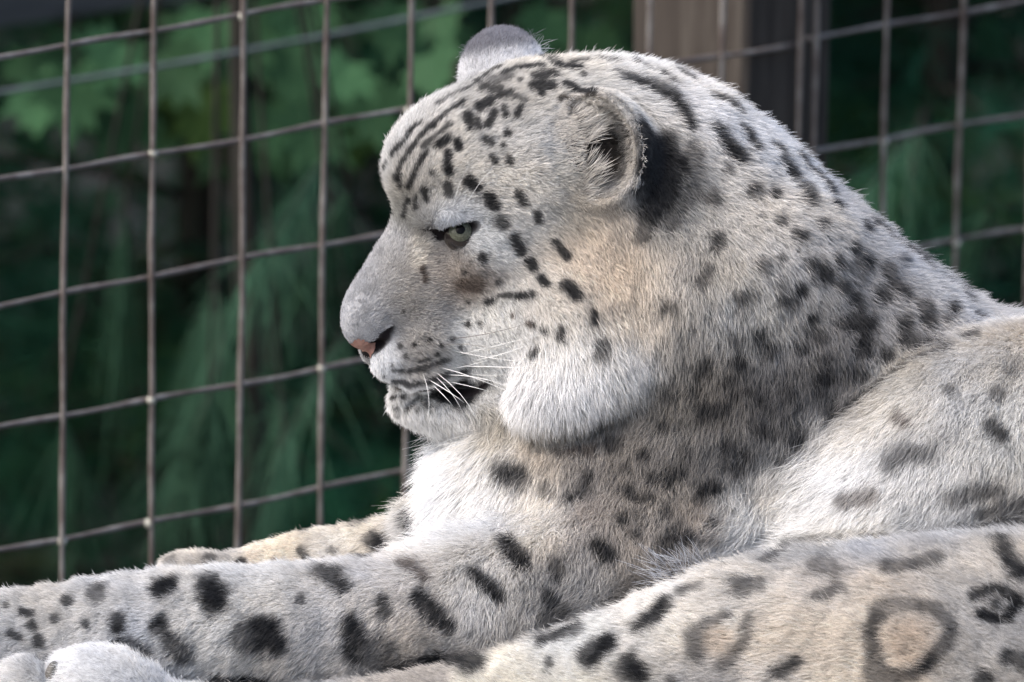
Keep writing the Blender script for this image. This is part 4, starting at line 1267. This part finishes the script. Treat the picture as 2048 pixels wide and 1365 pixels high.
def sapling(spots, dist, base_px, label, size=0.05):
    foot = at(base_px, 900, dist); foot.z = GZ
    root = empty('maple_sapling', foot)
    tag(root, label, 'maple sapling', 'broad-leaved saplings behind the fence')
    ptsW = [(at(x, y, dist + random.uniform(-.22, .3)), yl) for x, y, yl in spots]
    cen = sum((p for p, _ in ptsW), Vector()) / len(ptsW)
    topp = cen + Vector((0, .1, .45))
    ctrl = [foot, foot.lerp(topp, .35) + Vector((.05, .12, 0)), foot.lerp(topp, .7) + Vector((-.03, .1, 0)), topp]
    v, f = tube(ctrl, [.012, .010, .007, .003], 8)
    mesh_obj('trunk', v, f, bark, root)
    o0 = parent_origin(root)
    nb = 5
    groups_ = [[] for _ in range(nb)]
    for i, q in enumerate(sorted(ptsW, key=lambda q: q[0].x)): groups_[i * nb // len(ptsW)].append(q)
    for g_ in groups_:
        if not g_: continue
        e = sum((p for p, _ in g_), Vector()) / len(g_)
        st = foot.lerp(topp, random.uniform(.6, .95)) + Vector((0, .08, 0))
        bp = [st, st.lerp(e, .5) + Vector((0, 0, .05)), e + Vector((0, .01, .03))]
        v, f = tube(bp, [.005, .0035, .0015], 6)
        mesh_obj('branch', v, f, bark, root)
        for p, yl in g_:
            sz = size * random.uniform(.8, 1.2)
            # blade hangs down and faces the light
            rot = Matrix.Rotation(random.uniform(-.7, .7), 4, 'Y') @ Matrix.Rotation(math.radians(random.uniform(-150, -95)), 4, 'X') @ Matrix.Rotation(random.uniform(-.6, .6), 4, 'Y')
            o = bpy.data.objects.new('leaf', LM[1 if yl else 0])
            link(o, root)
            o.matrix_local = Matrix.Translation(p - o0) @ rot @ Matrix.Scale(sz, 4)
            v, f = tube([p, p.lerp(bp[2], .5) + Vector((0, .005, .01)), bp[2]], .0006, 5)
            mesh_obj('leaf_stalk', v, f, bark, root)
    return root

left_spots = [(60, 130), (100, 150), (150, 165), (85, 195), (190, 150), (235, 165), (240, 110), (130, 90), (300, 80), (350, 60), (330, 130), (420, 50), (470, 90),
              (390, 170), (360, 225), (430, 250), (440, 290), (480, 230), (520, 150), (545, 80), (560, 20), (600, 60), (640, 110), (610, 180), (590, 255), (640, 260),
              (670, 200), (700, 150), (700, 60), (250, 40), (180, 60), (300, 180), (500, 290), (540, 230), (680, 90), (460, 20), (640, 20), (730, 200), (380, 100),
              (500, 30), (330, 240), (410, 200), (580, 130), (220, 200), (270, 215), (150, 120), (560, 280), (700, 250)]
sapling([(x, y - 25, (340 < x < 420 and y > 140) or random.random() < .08) for x, y in left_spots], 9.75, 420, 'bright green maple sapling at upper left hanging its leaves behind the mesh', .058)
sapling([(1700, 160, 0), (1740, 60, 0), (1690, 220, 1), (1850, 330, 0), (1820, 370, 0), (1990, 60, 0), (1880, 60, 0), (1720, 250, 1)], 10.3, 1900, 'sparse dim maple sapling behind the right wire panel', .056)
sapling([(880, 20, 0), (850, 60, 0), (920, 50, 0), (800, 10, 0), (860, 110, 0), (1100, 20, 0), (1170, 60, 0)], 9.6, 900, 'small dim maple sapling glimpsed behind the far ear', .048)


def strands(name, P, D, L, R, col, mat, parent, npt=3, droop=0.0):
    N = len(P)
    t = np.linspace(0, 1, npt)
    W = P[:, None, :] + D[:, None, :] * (L[:, None] * t[None])[..., None]
    W[:, :, 2] -= droop * (L[:, None] * t[None] ** 2)
    W = W - np.array(parent_origin(parent)) if parent is not None else W
    cu = bpy.data.hair_curves.new(name)
    cu.add_curves([npt] * N)
    cu.attributes['position'].data.foreach_set('vector', W.reshape(-1, 3).astype(np.float32).ravel())
    ra = cu.attributes.new('radius', 'FLOAT', 'POINT')
    ra.data.foreach_set('value', (R[:, None] * np.linspace(1, .4, npt)[None]).astype(np.float32).ravel())
    cc = cu.attributes.new('hair_colour', 'FLOAT_COLOR', 'CURVE')
    cc.data.foreach_set('color', np.concatenate([col, np.ones((N, 1))], 1).astype(np.float32).ravel())
    cu.materials.append(mat)
    return link(bpy.data.objects.new(name, cu), parent)

needle_m, nt, b = mat_new('needles')
at_ = nt.nodes.new('ShaderNodeAttribute'); at_.attribute_name = 'hair_colour'
nt.links.new(at_.outputs['Color'], b.inputs['Base Color'])
b.inputs['Roughness'].default_value = 0.6
b.inputs['Specular IOR Level'].default_value = 0.06

r2 = np.random.default_rng(11)


def conifer(px, dist, label, height=1.9, spread=0.55, nb=70, tone=1.0, lo=0.02):
    foot = at(px, 900, dist); foot.z = GZ
    root = empty('young_pine', foot)
    tag(root, label, 'pine tree', 'young pines behind the fence')
    v, f = tube([foot, foot + Vector((.01, .01, height * .5)), foot + Vector((-.01, 0, height))], [.022, .014, .004], 8)
    mesh_obj('trunk', v, f, bark, root)
    P, D, L, R, Cc = [], [], [], [], []
    for k in range(nb):
        h = (k + r2.random()) / nb
        z = lo + h * height * .95
        a = r2.random() * 2 * math.pi
        bl = spread * (1.05 - h * .75) * r2.uniform(.7, 1.1)
        st = foot + Vector((0, 0, z))
        d = Vector((math.cos(a), math.sin(a), r2.uniform(.0, .5)))
        pts = [st + d * (bl * q) + Vector((0, 0, -.32 * bl * q * q)) for q in np.linspace(0, 1, 6)]
        v, f = tube(pts, [.005, .0042, .0035, .0028, .002, .0012], 5)
        mesh_obj('branch', v, f, bark, root)
        # twigs with needles
        nt_ = int(16 * bl / .5) + 4
        for j in range(nt_):
            q = r2.uniform(.2, 1)
            i = min(int(q * 5), 4)
            p0 = pts[i].lerp(pts[i + 1], q * 5 - i)
            td = Vector((d.x + r2.normal(0, .7), d.y + r2.normal(0, .7), r2.normal(-.35, .4))).normalized()
            tl = r2.uniform(.06, .15)
            n_ = int(34 * tl / .1)
            u = r2.random(n_)
            base = np.array(p0)[None] + np.array(td)[None] * (u * tl)[:, None]
            nd = np.array(td)[None] * 0.75 + r2.normal(0, .55, (n_, 3))
            nd /= np.linalg.norm(nd, axis=1)[:, None]
            P.append(base); D.append(nd); L.append(r2.uniform(.035, .065, n_)); R.append(np.full(n_, .00045))
            c = np.array([(.012, .058, .030), (.013, .066, .042), (.026, .072, .022), (.035, .045, .02)])[r2.choice(4, p=[.4, .33, .2, .07])]
            Cc.append(np.repeat(c[None] * r2.uniform(.3, .95) * tone, n_, 0))
    o = strands('needles', np.concatenate(P), np.concatenate(D), np.concatenate(L), np.concatenate(R), np.concatenate(Cc), needle_m, root, droop=.15)
    o['kind'] = 'stuff'
    return root

conifer(380, 10.15, 'young pine with hanging feathery sprays behind the left of the mesh', spread=.42)
conifer(-250, 10.2, 'young pine at the left edge of the photo behind the mesh', spread=.5)
conifer(1000, 10.1, 'young pine between the maple leaves and the wooden post', spread=.45)
conifer(1330, 10.4, 'young pine mostly hidden behind the wooden post', spread=.45)
conifer(1850, 10.1, 'young pine behind the right wire panel', spread=.5, tone=1.2)
conifer(2350, 10.2, 'young pine at the right edge of the photo behind the mesh', spread=.5, tone=1.2)

# drooping twigs with long fine needles close behind the mesh
foot = at(420, 900, 9.0); foot.z = GZ
wp = empty('weeping_pine', foot)
tag(wp, 'slender pine with long drooping pale needles close behind the mesh at left', 'pine tree')
stem = [foot, foot + Vector((.03, .10, .55)), foot + Vector((0, .12, 1.1)), foot + Vector((.04, .06, 1.75))]
v, f = tube(stem, [.010, .008, .006, .003], 8)
mesh_obj('trunk', v, f, bark, wp)
P, D, L, R, Cc = [], [], [], [], []
for (x0, y0, x1, y1, n_) in ((430, 560, 400, 900, 260), (470, 620, 350, 960, 220), (660, 300, 500, 560, 200), (700, 380, 590, 600, 160), (420, 800, 330, 1080, 220), (250, 420, 230, 700, 90),
                             (120, 820, 150, 1100, 90), (560, 780, 520, 1040, 120), (1860, 250, 1700, 420, 120), (1980, 420, 1900, 560, 80), (700, 640, 560, 900, 90)):
    a = at(x0, y0, 9.0 + r2.uniform(-.2, .25)); e = at(x1, y1, 9.0 + r2.uniform(-.2, .25))
    mid = a.lerp(e, .5) + Vector((.01, 0, .02))
    st = stem[2] if x0 < 1500 else a + Vector((0.1, .2, .3))
    pts = [a, mid, e] if x0 > 1500 else [st.lerp(a, .0), st.lerp(a, .5) + Vector((0, 0, .04)), a, mid, e]
    v, f = tube(pts, [.0022, .0018, .0014, .0010, .0006][-len(pts):], 5)
    mesh_obj('branch', v, f, bark, wp)
    n_ = int(n_ * .5)
    u = r2.random(n_)
    b0 = np.array(a)[None] * (1 - u)[:, None] + np.array(e)[None] * u[:, None] + 0.02 * (u * (1 - u))[:, None] * np.array([1, 0, 2])
    d = np.array((e - a).normalized())[None] * .8 + r2.normal(0, .28, (n_, 3)) + np.array([0, 0, -.25])
    d /= np.linalg.norm(d, axis=1)[:, None]
    P.append(b0); D.append(d); L.append(r2.uniform(.05, .10, n_)); R.append(np.full(n_, .0005))
    Cc.append(np.repeat(np.array([[.042, .100, .060]]) * r2.uniform(.5, 1.1), n_, 0))
strands('needles', np.concatenate(P), np.concatenate(D), np.concatenate(L), np.concatenate(R), np.concatenate(Cc), needle_m, wp, npt=4, droop=.3)['kind'] = 'stuff'

# dark hedge closing the view, small leaves by the thousand
hedge_m = leaf_mat('hedge_leaf', (0.008, 0.032, 0.017), .2)
NH = 130000
hp = np.stack([r2.uniform(-3.6, 3.2, NH), 4.0 + np.abs(r2.normal(0, .9, NH)), r2.uniform(GZ, 2.3, NH)], 1)  # hedge carried up past the view to block skylight and darken the background
hp[:, 1] += 0.25 * np.sin(hp[:, 0] * 3.1) + 0.2 * np.sin(hp[:, 2] * 4.3 + hp[:, 0] * 2)
u = r2.normal(0, 1, (NH, 3)); u /= np.linalg.norm(u, axis=1)[:, None]
w_ = np.cross(u, r2.normal(0, 1, (NH, 3))); w_ /= np.linalg.norm(w_, axis=1)[:, None]
ls = r2.uniform(.018, .04, NH)[:, None]
q4 = np.stack([hp, hp + u * ls * .5 + w_ * ls * .28, hp + u * ls, hp + u * ls * .5 - w_ * ls * .28], 1).reshape(-1, 3)
me = bpy.data.meshes.new('hedge')
me.vertices.add(NH * 4); me.vertices.foreach_set('co', q4.ravel())
me.loops.add(NH * 4); me.loops.foreach_set('vertex_index', np.arange(NH * 4))
me.polygons.add(NH); me.polygons.foreach_set('loop_start', np.arange(NH) * 4)
me.update()
me.materials.append(hedge_m)
tag(link(bpy.data.objects.new('hedge', me)), 'dense dark green hedge closing the view behind pines and saplings', 'hedge', kind='stuff')
print('T setting', time.time() - T0)
